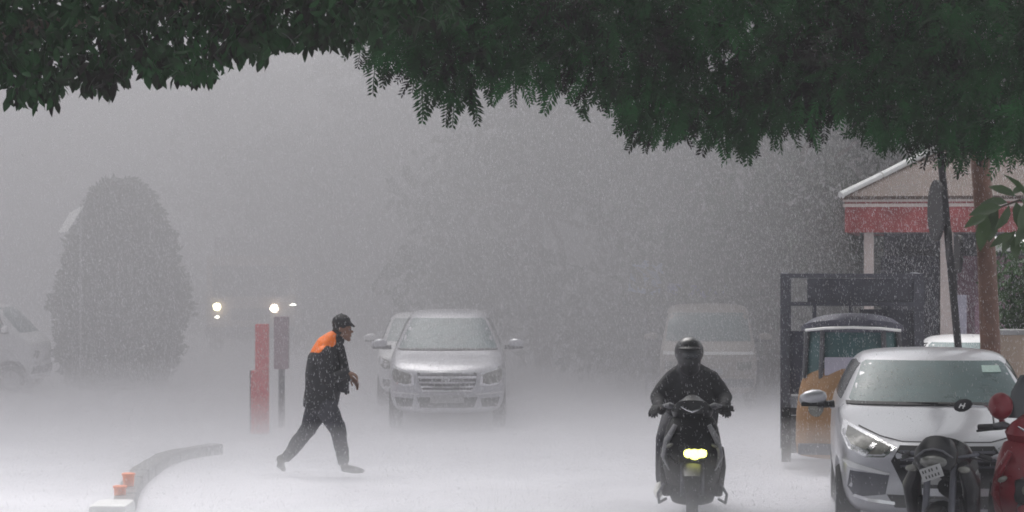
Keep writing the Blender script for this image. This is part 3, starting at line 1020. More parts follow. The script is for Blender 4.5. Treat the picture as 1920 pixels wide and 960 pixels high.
def rider():
    d = 19.05
    t = thing('person', 'rider in dark rain jacket and dark hooded helmet sitting on the lit scooter', 'person', (X(1298, d), d, 0))
    s = F / d
    P = lambda px, py, y=0.0: Vector((X(px, d + y) - X(1298, d), y, CAMZ - (py - 480) / s * (d + y) / d))
    hy = .34                                                          # hands at the grips
    bm = B()
    ball(bm, P(1293, 662, .62), (.080, .095, .112))
    ball(bm, P(1293, 668, .53), (.016, .02, .02), sub=1)
    ball(bm, P(1293, 676, .545), (.028, .02, .01), sub=1)
    for sx in (-1, 1):
        ball(bm, P(1293 + sx * 17, 664, .63), (.012, .02, .03), sub=1)
    limb(bm, [P(1293, 680, .66), P(1294, 700, .70)], [.06, .07])
    loft(bm, [P(1294, 692, .70), P(1295, 712, .74), P(1297, 750, .82), P(1298, 800, .90)], [(.12, .08), (.20, .11), (.175, .115), (.17, .12)], (1, 0, 0))
    for sx in (-1, 1):
        c = 1297
        limb(bm, [P(c + sx * 40, 708, .74), P(c + sx * 66, 745, .66), P(c + sx * 58, 762, .48), P(c + sx * 57, 770, .39)], [.055, .045, .038, .03])
        hand(bm, (sx * .30, .345 + .02, .985), (sx * .10, -.30, -.10), (0, -.5, -1), 1.0, 1.3, -sx)
        limb(bm, [(sx * .10, .92, .80), (sx * .20, .50, .66), (sx * .20, .54, .34)], [.085, .06, .045])
    body = link('body', fuse(bm, .0065, 1), M['skin'], t)
    # jacket
    bm = B()
    loft(bm, [P(1293, 690, .69), P(1294, 700, .71), P(1296, 722, .75), P(1297, 760, .82), P(1298, 800, .88), P(1298, 815, .90)],
         [(.115, .10), (.165, .12), (.245, .15), (.25, .17), (.235, .17), (.22, .17)], (1, 0, 0), 24)
    for sx in (-1, 1):
        c = 1296
        limb(bm, [P(c + sx * 14, 697, .72), P(c + sx * 38, 711, .73), P(c + sx * 50, 724, .71), P(c + sx * 63, 746, .66), P(c + sx * 61, 760, .52), P(c + sx * 56, 768, .41)], [.085, .080, .078, .068, .058, .046])
    limb(bm, [P(1293, 686, .68), P(1293, 696, .69)], [.11, .13])
    jm = fuse(bm, .010, 3)
    for v in jm.vertices:
        n = noise.noise(Vector((v.co.x * 9, v.co.y * 9, v.co.z * 7))) * .6 + noise.noise(Vector((v.co.x * 25, v.co.y * 25, v.co.z * 16))) * .25
        v.co += v.normal * n * .018
    link('jacket', jm, M['jacket'], t)
    for sx in (-1, 1):
        bm = B()
        limb(bm, [P(1297 + sx * 57, 768, .42), P(1297 + sx * 57, 770, .385)], [.046, .040])
        hand(bm, (sx * .30, .365, .985), (sx * .10, -.30, -.10), (0, -.5, -1), 1.14, 1.3, -sx)
        link('glove', fuse(bm, .007, 1), M['jacket'], t)
    bm = B()
    loft(bm, [(0, .85, .84), (0, .95, .82)], [(.19, .10), (.19, .10)], (1, 0, 0), 16)
    for sx in (-1, 1):
        limb(bm, [(sx * .10, .92, .83), (sx * .21, .50, .67), (sx * .22, .54, .36), (sx * .22, .55, .30)], [.115, .085, .075, .07])
    link('trousers', fuse(bm, .011, 3), M['trousers'], t)
    bm = B()
    limb(bm, [P(1238, 912, .46), P(1234, 922, .40), P(1234, 930, .30)], [.046, .044, .03])
    link('shoe', fuse(bm, .009, 2), M['shoe_white'], t)
    bm = B()
    limb(bm, [(.23, .56, .27), (.24, .48, .24), (.245, .38, .225)], [.048, .046, .032])
    link('shoe', fuse(bm, .009, 2), M['shoe'], t)
    # helmet under a rain hood; a dark visor closes the face
    bm = B()
    ball(bm, P(1292, 659, .63), (.136, .155, .142), sub=3)
    limb(bm, [P(1292, 676, .60), P(1293, 688, .62)], [.112, .10])
    hm = fuse(bm, .010, 3)
    ho = link('helmet', hm, M['helmet'], t)
    bm = B()
    ball(bm, P(1293, 664, .605), (.108, .142, .075), sub=3)
    obj('visor', bm, M['tint'], ho, True)
    bm = B()
    ball(bm, P(1292, 653, .585), (.115, .14, .03), sub=2)
    obj('visor_peak', bm, M['plastic'], ho, True)
    return t
rider()

# ------------------------------------------------------------------ the two parked bikes at lower right
d = 15.4
rs = scooter('red_scooter', 'dark red scooter parked at the lower right corner, cut by the frame', 'scooter', (X(1938, d), d, 0.0), -R(14), 'red_paint', False)
bm = B()
tube(bm, [(-.26, .36, .99), (-.27, .34, 1.07), (-.31, .32, 1.12), (-.42, .30, 1.125)], .007, 6)
ms = obj('mirror_stem', bm, M['chrome'], rs, True)
bm = B()
ball(bm, (-.465, .30, 1.128), (.066, .018, .044), Matrix.Rotation(R(-14), 3, 'Y'))
mh = obj('mirror', bm, M['plastic'], ms, True)
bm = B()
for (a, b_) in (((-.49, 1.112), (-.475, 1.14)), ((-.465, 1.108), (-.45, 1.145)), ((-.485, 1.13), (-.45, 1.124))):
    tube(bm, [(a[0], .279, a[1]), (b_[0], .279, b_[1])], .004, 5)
obj('mirror_reflection', bm, M['trim_white'], mh)  # white bars paint the bright reflections on the mirror
bm = B()
ball(bm, (-.215, .26, 1.13), (.082, .08, .092), sub=3)
tube(bm, [(-.215, .28, 1.06), (-.20, .33, .99)], .02, 8)
obj('mirror_housing', bm, M['red_paint'], rs, True)
bm = B()
loft(bm, [(.0, .30, 1.05), (0, .36, 1.22), (0, .42, 1.33)], [(.17, .012), (.15, .012), (.09, .01)], (1, 0, 0), 18)
obj('wind_shield', bm, M['tint'], rs, True)
rs.scale = (1.1, 1.1, 1.1)

def motorbike():
    t = thing('motorbike', 'black motorbike parked before the silver hatchback, its number plate tilted', 'motorbike', (2.96, 14.95, -0.01), -R(21))
    dk = M['black_paint']
    for y, nm in ((.05, 'front_wheel'), (1.32, 'rear_wheel')):
        Mx = Matrix.Translation((0, y, .30)) @ Matrix.Rotation(R(90), 4, 'Y')
        bm = B()
        lathe(bm, [(.22, -.04), (.27, -.048), (.295, -.028), (.30, 0), (.295, .028), (.27, .048), (.22, .04), (.22, -.04)], Mx, 32)
        wo = obj(nm, bm, M['rubber'], t, True)
        bm = B()
        lathe(bm, [(.225, -.03), (.20, -.012), (.20, .012), (.225, .03)], Mx, 28)
        for k in range(6):
            a = math.pi * k / 3
            tube(bm, [Mx @ Vector((0, 0, 0)), Mx @ Vector((.21 * math.cos(a), .21 * math.sin(a), 0))], .014, 6)
        obj('rim', bm, M['alloy'], wo, True)
    for sx in (-1, 1):
        bm = B()
        tube(bm, [(sx * .10, .05, .30), (sx * .10, .22, .72), (sx * .10, .30, .96)], .026, 10)
        obj('fork_leg', bm, M['dark_steel'], t, True)
    bm = B()
    loft(bm, [(0, -.24, .40), (0, -.12, .58), (0, .08, .64), (0, .26, .54)], [(.05, .012), (.07, .016), (.075, .018), (.06, .012)], (1, 0, 0), 12)
    obj('mudguard', bm, dk, t, True)
    # headlight under a rounded cowl
    bm = B()
    loft(bm, [(0, -.0, .93), (0, .03, .99), (0, .08, 1.06), (0, .16, 1.115), (0, .22, 1.12)], [(.12, .06), (.165, .10), (.165, .10), (.13, .08), (.06, .04)], (1, 0, 0), 22)
    cw = obj('cowl', bm, M['black_paint'], t, True)
    bm = B()
    ball(bm, (0, -.045, 1.0), (.105, .05, .055), Matrix.Rotation(R(25), 3, 'X'), sub=3)
    obj('headlight', bm, M['lens_dark'], cw, True)
    bm = B()
    tube(bm, [(-.14, .0, 1.03), (-.07, -.035, 1.085), (0, -.045, 1.10), (.07, -.035, 1.085), (.14, .0, 1.03)], .009, 6)
    obj('cowl_rim', bm, M['grey_panel'], cw, True)
    bm = B()
    box(bm, (-.0, -.12, .925), (.165, .012, .10), rot=Matrix.Rotation(-R(20), 3, 'Y'), bev=.004)
    pl = obj('number_plate', bm, M['plate'], t)
    bm = B()
    rp = Matrix.Rotation(-R(20), 3, 'Y')
    for zz, row in ((.022, (-.06, -.04, -.01, .012, .05)), (-.022, (-.05, -.025, 0, .025, .05))):
        for xx in row:
            box(bm, Vector((-.0, -.129, .925)) + rp @ Vector((xx, 0, zz)), (.009, .004, .022), rot=rp)
    obj('plate_character', bm, M['ink'], pl)
    bm = B()
    tube(bm, [(-.33, .56, .98), (-.26, .46, 1.02), (-.12, .36, 1.0), (.12, .36, 1.0), (.26, .46, 1.02), (.33, .56, .98)], .014, 8)
    hb = obj('handlebar', bm, M['dark_steel'], t, True)
    for sx in (-1, 1):
        bm = B()
        tube(bm, [(sx * .26, .46, 1.018), (sx * .34, .57, .975)], .020, 10)
        obj('grip', bm, M['rubber'], hb, True)
        bm = B()
        tube(bm, [(sx * .20, .40, 1.0), (sx * .27, .41, .99), (sx * .34, .50, .96)], .008, 6)
        obj('lever', bm, M['plastic'], hb, True)
        bm = B()
        ball(bm, (sx * .20, .14, .93), (.05, .03, .028))
        obj('indicator', bm, M['lens'], t, True)
    bm = B()
    loft(bm, [(0, .34, .94), (0, .48, 1.0), (0, .72, .98), (0, .86, .86)], [(.13, .10), (.20, .15), (.18, .14), (.10, .08)], (1, 0, 0), 22)
    obj('tank', bm, dk, t, True)
    for sx in (-1, 1):
        bm = B()
        loft(bm, [(sx * .17, .28, .96), (sx * .23, .32, .80), (sx * .22, .42, .55), (sx * .18, .46, .36)], [(.04, .08), (.07, .13), (.06, .12), (.03, .06)], (1, 0, 0), 14)
        obj('tank_shroud', bm, dk, t, True)
    bm = B()
    loft(bm, [(0, .80, .82), (0, 1.0, .80), (0, 1.35, .84), (0, 1.6, .88)], [(.11, .05), (.14, .06), (.13, .05), (.07, .03)], (1, 0, 0), 16)
    obj('seat', bm, M['rubber'], t, True)
    bm = B()
    loft(bm, [(0, 1.0, .70), (0, 1.4, .76), (0, 1.7, .84)], [(.15, .10), (.13, .08), (.06, .04)], (1, 0, 0), 16)
    obj('tail', bm, dk, t, True)
    bm = B()
    box(bm, (0, .62, .40), (.30, .36, .34), bev=.06)
    for k in range(5):
        box(bm, (0, .50, .50 + .035 * k), (.26, .22, .012))
    obj('engine', bm, M['dark_steel'], t, True)
    bm = B()
    tube(bm, [(.12, .45, .45), (.14, .40, .28), (.16, .70, .22), (.18, 1.0, .27), (.19, 1.6, .40)], [.022, .022, .025, .05, .055], 12)
    obj('exhaust', bm, M['dark_steel'], t, True)
    bm = B()
    tube(bm, [(.0, .30, .62), (.0, .45, .34)], .09, 10)
    tube(bm, [(.16, .30, .70), (.20, .40, .34), (.2, .5, .30)], .03, 8)
    tube(bm, [(-.16, .30, .70), (-.20, .40, .34), (-.2, .5, .30)], .03, 8)
    obj('frame', bm, M['plastic'], t, True)
    t.scale = (.92, .92, .92)
    return t
motorbike()

# ------------------------------------------------------------------ posts, lamps and far lorry
d = 31.2
t = thing('red_pillar', 'tall red board pillar standing in the spray behind the walking person', 'pillar', (X(489, d), d, gz(d)))
sc_ = d / F
bm = B(); box(bm, (-.012, 0, .46), (.25, .2, .92), bev=.012); obj('lower_board', bm, M['red_sign'], t)
bm = B(); box(bm, (.02, .01, 1.26), (.19, .17, .68), bev=.012); obj('upper_board', bm, M['red_sign'], t)
bm = B(); box(bm, (-.145, .02, .46), (.02, .16, .92)); obj('edge_strip', bm, M['dark_steel'], t)
d = 32.5
t = thing('grey_cabinet', 'narrow grey cabinet on a thin post just right of the red pillar', 'cabinet', (X(528, d), d, gz(d)))
bm = B(); box(bm, (0, 0, 1.28), (.22, .2, .80), bev=.02); obj('box', bm, M['mauve'], t)
bm = B(); tube(bm, [(0, 0, 0), (0, 0, .9)], .05, 10); obj('post', bm, M['dark_steel'], t)

def lorry():
    d = 55.0
    xc = X(470, d)
    t = thing('lorry', 'lorry lost in the rain with two bright headlights showing', 'lorry', (xc, d, gz(d)))
    W = 2.3
    bm = B(); box(bm, (0, .9, 1.55), (W, 1.8, 2.1), bev=.12); cab = obj('cab', bm, M['tan_wall'], t, True)
    bm = B(); box(bm, (0, .02, 1.95), (W * .86, .06, .8), bev=.02); obj('windscreen', bm, M['tint'], cab)
    bm = B(); box(bm, (0, 4.6, 1.9), (W + .1, 5.4, 2.4), bev=.05); obj('load_box', bm, M['grey_panel'], t)
    bm = B(); box(bm, (0, -.05, .62), (W, .2, .3), bev=.04); obj('bumper', bm, M['dark_steel'], t)
    bm = B(); box(bm, (0, -.01, 1.1), (1.0, .05, .3), bev=.01); obj('grille', bm, M['plastic'], t)
    z = lambda py: Z(py, d) - gz(d)
    def lamp(px, py, r, m, nm='headlight', flat=1.0, drop=0):
        bm = B()
        ball(bm, (X(px, d) - xc, -.12 - drop, z(py)), (r, .06, r * flat), sub=3)
        return obj(nm, bm, M[m], t, True)
    lamp(408, 575, .105, 'headlamp')
    lamp(409, 594, .07, 'small_lamp', 'fog_lamp', .6, .06)
    lamp(515, 578, .11, 'headlamp_pink')
    lamp(550, 571, .095, 'small_lamp', 'marker_lamp', .34)
    for y in (.9, 5.6):
        for sx in (-1, 1):
            bm = B()
            Mx = Matrix.Translation((sx * 1.0, y, .5)) @ Matrix.Rotation(R(90), 4, 'Y')
            lathe(bm, [(.0, -.13), (.46, -.13), (.5, -.08), (.5, .08), (.46, .13), (0, .13)], Mx, 24)
            obj('wheel', bm, M['rubber'], t, True)
lorry()

# sign pole leaning by the trunk
d = 22.4
t = thing('sign_pole', 'thin dark leaning pole with edge-on sign boards, left of the red-brown trunk', 'sign pole', (X(1806, d), d, gz(d)))
x0 = X(1806, d)
bm = B()
tube(bm, [(0, 0, 0), (X(1797, d) - x0, 0, Z(655, d) - gz(d)), (X(1778, d) - x0, 0, Z(450, d) - gz(d)), (X(1762, d) - x0, 0, Z(270, d) - gz(d)), (X(1756, d) - x0, 0, Z(200, d) - gz(d))], .040, 10)
obj('pole', bm, M['bark_dark'], t, True)
for (px, y0, y1, w_, yo, ang) in ((1752, 338, 452, .115, -.10, 8), (1776, 425, 492, .10, -.08, 0), (1801, 440, 512, .15, .09, -4)):
    bm = B()
    c = (X(px, d) - x0, yo, (Z(y0, d) + Z(y1, d)) / 2 - gz(d))
    h = (Z(y0, d) - Z(y1, d)) / 2
    # round disc seen nearly edge on
    bmesh.ops.create_cone(bm, cap_ends=True, segments=28, radius1=h, radius2=h, depth=.03,
                          matrix=Matrix.Translation(c) @ Matrix.Rotation(R(90 + ang), 4, 'Z') @ Matrix.Rotation(R(90), 4, 'X') @ Matrix.Scale(1, 4))
    for v in bm.verts:
        v.co.y = c[1] + (v.co.y - c[1]) * .8
    M4 = Matrix.Translation(c) @ Matrix.Rotation(R(-3 if px != 1801 else 5), 4, 'Z') @ Matrix.Translation(-Vector(c))
    bmesh.ops.transform(bm, matrix=M4, verts=bm.verts)
    obj('sign_board', bm, M['bark_dark'], t)

# ------------------------------------------------------------------ kiosk with red eaves
def kiosk():
    d = 33.0
    zb = gz(d)
    ex = X(1584, d)
    t = thing('kiosk', 'kiosk with hipped tan roof, white ridge and red eaves behind the goods carrier', 'kiosk', (ex, d, zb), -R(11))
    zl, zh = Z(436, d) - zb, Z(378, d) - zb
    W, D = 7.2, 6.0
    wall = B()
    box(wall, (W / 2 + .1, 2.4, zl / 2), (W - .9, .18, zl))
    obj('wall', wall, M['kiosk_wall'], t)
    bm = B(); box(bm, (W - .3, 1.5, zl / 2), (.18, 1.6, zl)); obj('wall', bm, M['plaster'], t)
    bm = B(); box(bm, (W / 2, D / 2, .07), (W - .2, D - .4, .14)); obj('plinth', bm, M['concrete'], t)
    for x in (.36, 1.55, 3.2, 5.0, 6.7):
        bm = B(); box(bm, (x, .35, zl / 2 + .07), (.15 if x < 1 else .2, .18, zl - .14)); obj('column', bm, M['plaster'], t)
    # dark sheet paints the recess shade; mauve panel and lilac boards between the columns
    for x, wd, m in ((.97, .92, 'dark_steel'), (2.38, 1.3, 'mauve')):
        bm = B(); box(bm, (x, 1.9, 1.45), (wd, .06, 2.3)); obj('recess_panel', bm, M[m], t)
    bm = B(); box(bm, (1.74, .30, 1.05), (.22, .05, 1.9)); obj('board', bm, M['lilac'], t)
    bm = B(); box(bm, (2.25, .42, 1.25), (.55, .05, 1.3)); obj('board', bm, M['mauve'], t)
    bm = B(); box(bm, (1.62, .50, 1.35), (.26, .05, 1.2)); obj('board', bm, M['mauve'], t)
    # eaves: a deep red band all round
    for (c, s) in (((W / 2, .03, (zl + zh) / 2), (W, .06, zh - zl)), ((W / 2, D - .03, (zl + zh) / 2), (W, .06, zh - zl)),
                   ((.033, D / 2, (zl + zh) / 2), (.06, D - .13, zh - zl)), ((W - .033, D / 2, (zl + zh) / 2), (.06, D - .13, zh - zl))):
        bm = B(); box(bm, c, s, bev=.01); obj('fascia', bm, M['fascia'], t)
    for z, hgt in ((zh - .06, .05), (zh + .012, .035)):
        bm = B(); box(bm, (W / 2, -.012, z), (W + .06, .03, hgt)); obj('eaves_strip', bm, M['plaster'], t)
    bm = B(); box(bm, (W / 2, D / 2, zl + .06), (W - .2, D - .2, .04)); obj('soffit', bm, M['kiosk_wall'], t)
    # hipped roof in four sheets
    zr = zh + .03
    A = [Vector((-.06, -.06, zr)), Vector((W + .06, -.06, zr)), Vector((W + .06, D + .06, zr)), Vector((-.06, D + .06, zr))]
    R1, R2 = Vector((3.0, 3.0, zr + 1.62)), Vector((W - 3.0, 3.0, zr + 1.62))
    up = Vector((0, 0, .05))
    for f in ([A[0], A[1], R2, R1], [A[1], A[2], R2], [A[2], A[3], R1, R2], [A[3], A[0], R1]):
        bm = B()
        a = [bm.verts.new(p) for p in f]
        b = [bm.verts.new(p + up) for p in f]
        bm.faces.new(a[::-1]); bm.faces.new(b)
        for i in range(len(f)):
            j = (i + 1) % len(f)
            bm.faces.new((a[i], a[j], b[j], b[i]))
        obj('roof', bm, M['roof_tan'], t)
    for p, q in ((A[0], R1), (A[1], R2), (A[2], R2), (A[3], R1), (R1, R2)):
        n = max(1, int((q - p).length / .85))
        for k in range(n):                                            # ridge caps laid end to end
            a, b = p.lerp(q, k / n), p.lerp(q, (k + .965) / n)
            bm = B()
            tube(bm, [a + up * 1.3, b + up * (1.3 + .35 * (k % 2))], .06, 8)
            obj('ridge_cap', bm, M['trim_white'], t, True)
kiosk()

# white canopy sheet, hedge and low wall at the right edge
d = 27.0
t = thing('canopy', 'white sheet canopy on two thin posts at the right edge above the hedge', 'canopy', (X(1866, d), d, gz(d)), -R(4))
bm = B()
for i, (x, z0) in enumerate(((0, 0.0), (.9, .06), (1.9, .12))):
    pass
zc = Z(474, d) - gz(d)
loft(bm, [(0, .7, zc + .06), (.02, .7, zc + .10), (1.0, .7, zc + .20), (2.4, .7, zc + .28), (2.42, .7, zc + .24)], [(.68, .02), (.7, .10), (.7, .13), (.7, .12), (.68, .02)], (0, 1, 0), 14)
obj('sheet', bm, M['trim_white'], t, True)
for x in (.35, 2.1):
    bm = B(); tube(bm, [(x, .7, 0), (x, .7, zc + .12)], .025, 8); obj('post', bm, M['dark_steel'], t)
d = 25.4
t = thing('low_wall', 'low tan wall below the hedge at the right edge', 'wall', (X(1872, d) , d, gz(d)), -R(4))
hw_ = Z(628, d) - gz(d)
bm = B(); box(bm, (2.0, .15, hw_ / 2), (4.0, .3, hw_), bev=.01); obj('wall', bm, M['tan_wall'], t)
bm = B(); box(bm, (2.0, .15, hw_ + .03), (4.06, .36, .06), bev=.01); obj('coping', bm, M['concrete'], t)

# ------------------------------------------------------------------ foliage
def leaf_template(L, Wd, bend=.25, segs=3):
    """a leaf folded along its midrib, base at the origin, tip toward +y, drooping"""
    vs, fs = [], []
    prof = [(0, .0), (.28, .85), (.6, 1.0), (.85, .5), (1, 0)] if segs >= 3 else [(0, 0), (.5, 1), (1, 0)]
    for (u, wv) in prof:
        y = L * u
        z = -bend * L * u * u
        if wv == 0:
            vs.append((0, y, z))
        else:
            vs += [(-Wd * wv / 2, y, z + Wd * .18 * wv), (0, y, z), (Wd * wv / 2, y, z + Wd * .18 * wv)]
    if segs >= 3:
        fs = [(0, 2, 1), (0, 3, 2), (1, 2, 5), (1, 5, 4), (2, 3, 6), (2, 6, 5), (4, 5, 8), (4, 8, 7), (5, 6, 9), (5, 9, 8), (7, 8, 10), (8, 9, 10)]
    else:
        fs = [(0, 2, 1), (0, 3, 2), (1, 2, 4), (2, 3, 4)]
    return np.array(vs, float), np.array(fs, int)

def frond_template(L, pairs, ll, lw, seed=0):
    """a feather leaf: a midrib with narrow leaflets down both sides"""
    r = random.Random(seed)
    vs, fs = [], []
    def q(a, b, c, dd):
        n = len(vs); vs.extend([a, b, c, dd]); fs.extend([(n, n + 1, n + 2), (n, n + 2, n + 3)])
    def pt(u):
        return Vector((0.06 * L * math.sin(u * 2 + seed), L * u, -.35 * L * u * u))
    for i in range(4):
        a, b = pt(i / 4), pt((i + 1) / 4)
        q(a + Vector((-.003, 0, 0)), a + Vector((.003, 0, 0)), b + Vector((.003, 0, 0)), b + Vector((-.003, 0, 0)))
    for i in range(pairs):
        u = .12 + .88 * i / (pairs - 1)
        p = pt(u)
        k = (1 - .55 * abs(u - .45) / .55)
        for sx in (-1, 1):
            a = R(r.uniform(38, 58))
            dirv = Vector((sx * math.sin(a), math.cos(a), r.uniform(-.35, -.05))).normalized()
            l = ll * k * r.uniform(.8, 1.1)
            side = Vector((dirv.y, -dirv.x, r.uniform(-.3, .3))).normalized() * lw * .5
            m = p + dirv * l * .5
            q(p, m + side, p + dirv * l, m - side)
    return np.array([tuple(v) for v in vs], float), np.array(fs, int)

def scatter(templates, pos, dirs, ups, scl):
    """copies of leaf templates as one mesh (numpy)"""
    V, T, n0 = [], [], 0
    idx = nrs.randint(0, len(templates), len(pos))
    y = dirs / np.linalg.norm(dirs, axis=1)[:, None]
    x = np.cross(y, ups)
    x /= np.maximum(np.linalg.norm(x, axis=1)[:, None], 1e-6)
    z = np.cross(x, y)
    for k, (tv, tf) in enumerate(templates):
        s = np.where(idx == k)[0]
        if not len(s):
            continue
        loc = tv[None, :, :] * scl[s][:, None, None]
        w_ = loc[:, :, 0:1] * x[s][:, None, :] + loc[:, :, 1:2] * y[s][:, None, :] + loc[:, :, 2:3] * z[s][:, None, :] + pos[s][:, None, :]
        V.append(w_.reshape(-1, 3))
        T.append((tf[None] + (np.arange(len(s)) * len(tv))[:, None, None]).reshape(-1, 3) + n0)
        n0 += len(s) * len(tv)
    return np.concatenate(V), np.concatenate(T)

def mesh_np(name, V, T):
    me = bpy.data.meshes.new(name)
    me.vertices.add(len(V))
    me.vertices.foreach_set('co', V.astype(np.float32).ravel())
    me.loops.add(len(T) * 3)
    me.loops.foreach_set('vertex_index', T.astype(np.int32).ravel())
    me.polygons.add(len(T))
    me.polygons.foreach_set('loop_start', np.arange(0, len(T) * 3, 3, dtype=np.int32))
    me.polygons.foreach_set('loop_total', np.full(len(T), 3, dtype=np.int32))
    me.update(calc_edges=True)
    return me

def branch(bm, a, b, r0, r1, sag=0.0, n=5, jit=.05):
    a, b = Vector(a), Vector(b)
    pts = []
    for i in range(n + 1):
        u = i / n
        p = a.lerp(b, u) + Vector((rnd.uniform(-jit, jit), rnd.uniform(-jit, jit), rnd.uniform(-jit, jit) + sag * math.sin(math.pi * u)))
        pts.append(p)
    pts[0], pts[-1] = a, b
    tube(bm, pts, [r0 + (r1 - r0) * i / n for i in range(n + 1)], 8)

def interp(profile, px):
    xs_ = [p[0] for p in profile]
    ys_ = [p[1] for p in profile]
    return np.interp(px, xs_, ys_)

def place(o, pos, dirv, up, s):
    y = Vector(dirv).normalized()
    x = y.cross(Vector(up)).normalized()
    z = x.cross(y)
    m = Matrix((x, y, z)).transposed().to_4x4()
    o.matrix_local = Matrix.Translation(pos) @ m @ Matrix.Scale(s, 4)

# --- broad-leaved tree overhanging from the left (its trunk stands outside the picture)
def broad_tree():
    base = Vector((-5.4, 13.2, 0))
    t = thing('broad_leaved_tree', 'tree with broad oval leaves whose low boughs hang in at the upper left', 'tree', base)
    bm = B()
    branch(bm, (0, 0, -.1), (.2, .1, 3.3), .24, .17, n=6, jit=.04)
    obj('trunk', bm, M['bark'], t, True)
    bm = B()
    for e in ((1.6, -.6, 3.75), (2.6, .3, 3.85), (3.7, 0, 3.95), (4.7, .4, 4.1), (1.5, .9, 4.6), (3.2, .9, 4.7), (-1, .5, 5), (.6, -1.2, 4.6), (2.4, -.9, 4.5)):
        branch(bm, (.2, .1, 3.2), e, .085, .018, sag=.15, n=6, jit=.05)
    obj('limb', bm, M['bark'], t, True)
    prof = [(-900, 170), (-200, 175), (0, 150), (25, 185), (60, 195), (105, 195), (125, 150), (170, 165), (215, 170), (250, 118), (275, 138), (310, 150), (370, 150), (415, 138),
            (440, 105), (500, 105), (535, 88), (600, 88), (650, 82), (700, 72), (760, 60), (1000, 40)]
    tmpl = [leaf_template(.085, .036, .2), leaf_template(.098, .042, .35), leaf_template(.075, .032, .1)]
    n = 30000
    d = 11.6 + 3.2 * nrs.rand(n)
    px = -700 + 1560 * nrs.rand(n)
    low = interp(prof, px) + 10 * np.sin(px * .045 + d * 2.5)
    u = nrs.rand(n) ** 1.2
    py = low - 18 - u * (560 + low * .5) 
    pos = np.stack([(px - 960) / F * d, d, CAMZ - (py - 480) / F * d], 1) - np.array(base)
    dirs = np.stack([nrs.normal(0, .6, n), nrs.normal(0, .6, n), -.75 + nrs.normal(0, .4, n)], 1)
    ups = nrs.normal(0, 1, (n, 3)) + np.array([0, 0, .6])
    V, T = scatter(tmpl, pos, dirs, ups, .75 + .5 * nrs.rand(n))
    stuff(link('crown', mesh_np('crown', V, T), M['leaf'], t, False))
    meshes = []
    for tv, tf in tmpl:
        me = mesh_np('leaf', tv, tf)
        me.materials.append(M['leaf'])
        meshes.append(me)
    k = 0
    while k < 290:                                                     # the leaves of the hanging edge, one by one
        px = rnd.uniform(-15, 720)
        dd = rnd.uniform(11.8, 13.2)
        py = float(interp(prof, px)) + rnd.uniform(-38, 0)
        o = bpy.data.objects.new('leaf', rnd.choice(meshes))
        C.objects.link(o)
        o.parent = t
        p = Vector((X(px, dd), dd, Z(py, dd))) - base
        place(o, p, (rnd.gauss(0, .35), rnd.gauss(0, .3), -1), (rnd.gauss(0, .6), -1 + rnd.gauss(0, .6), .2), rnd.uniform(.7, 1.15))
        k += 1
broad_tree()

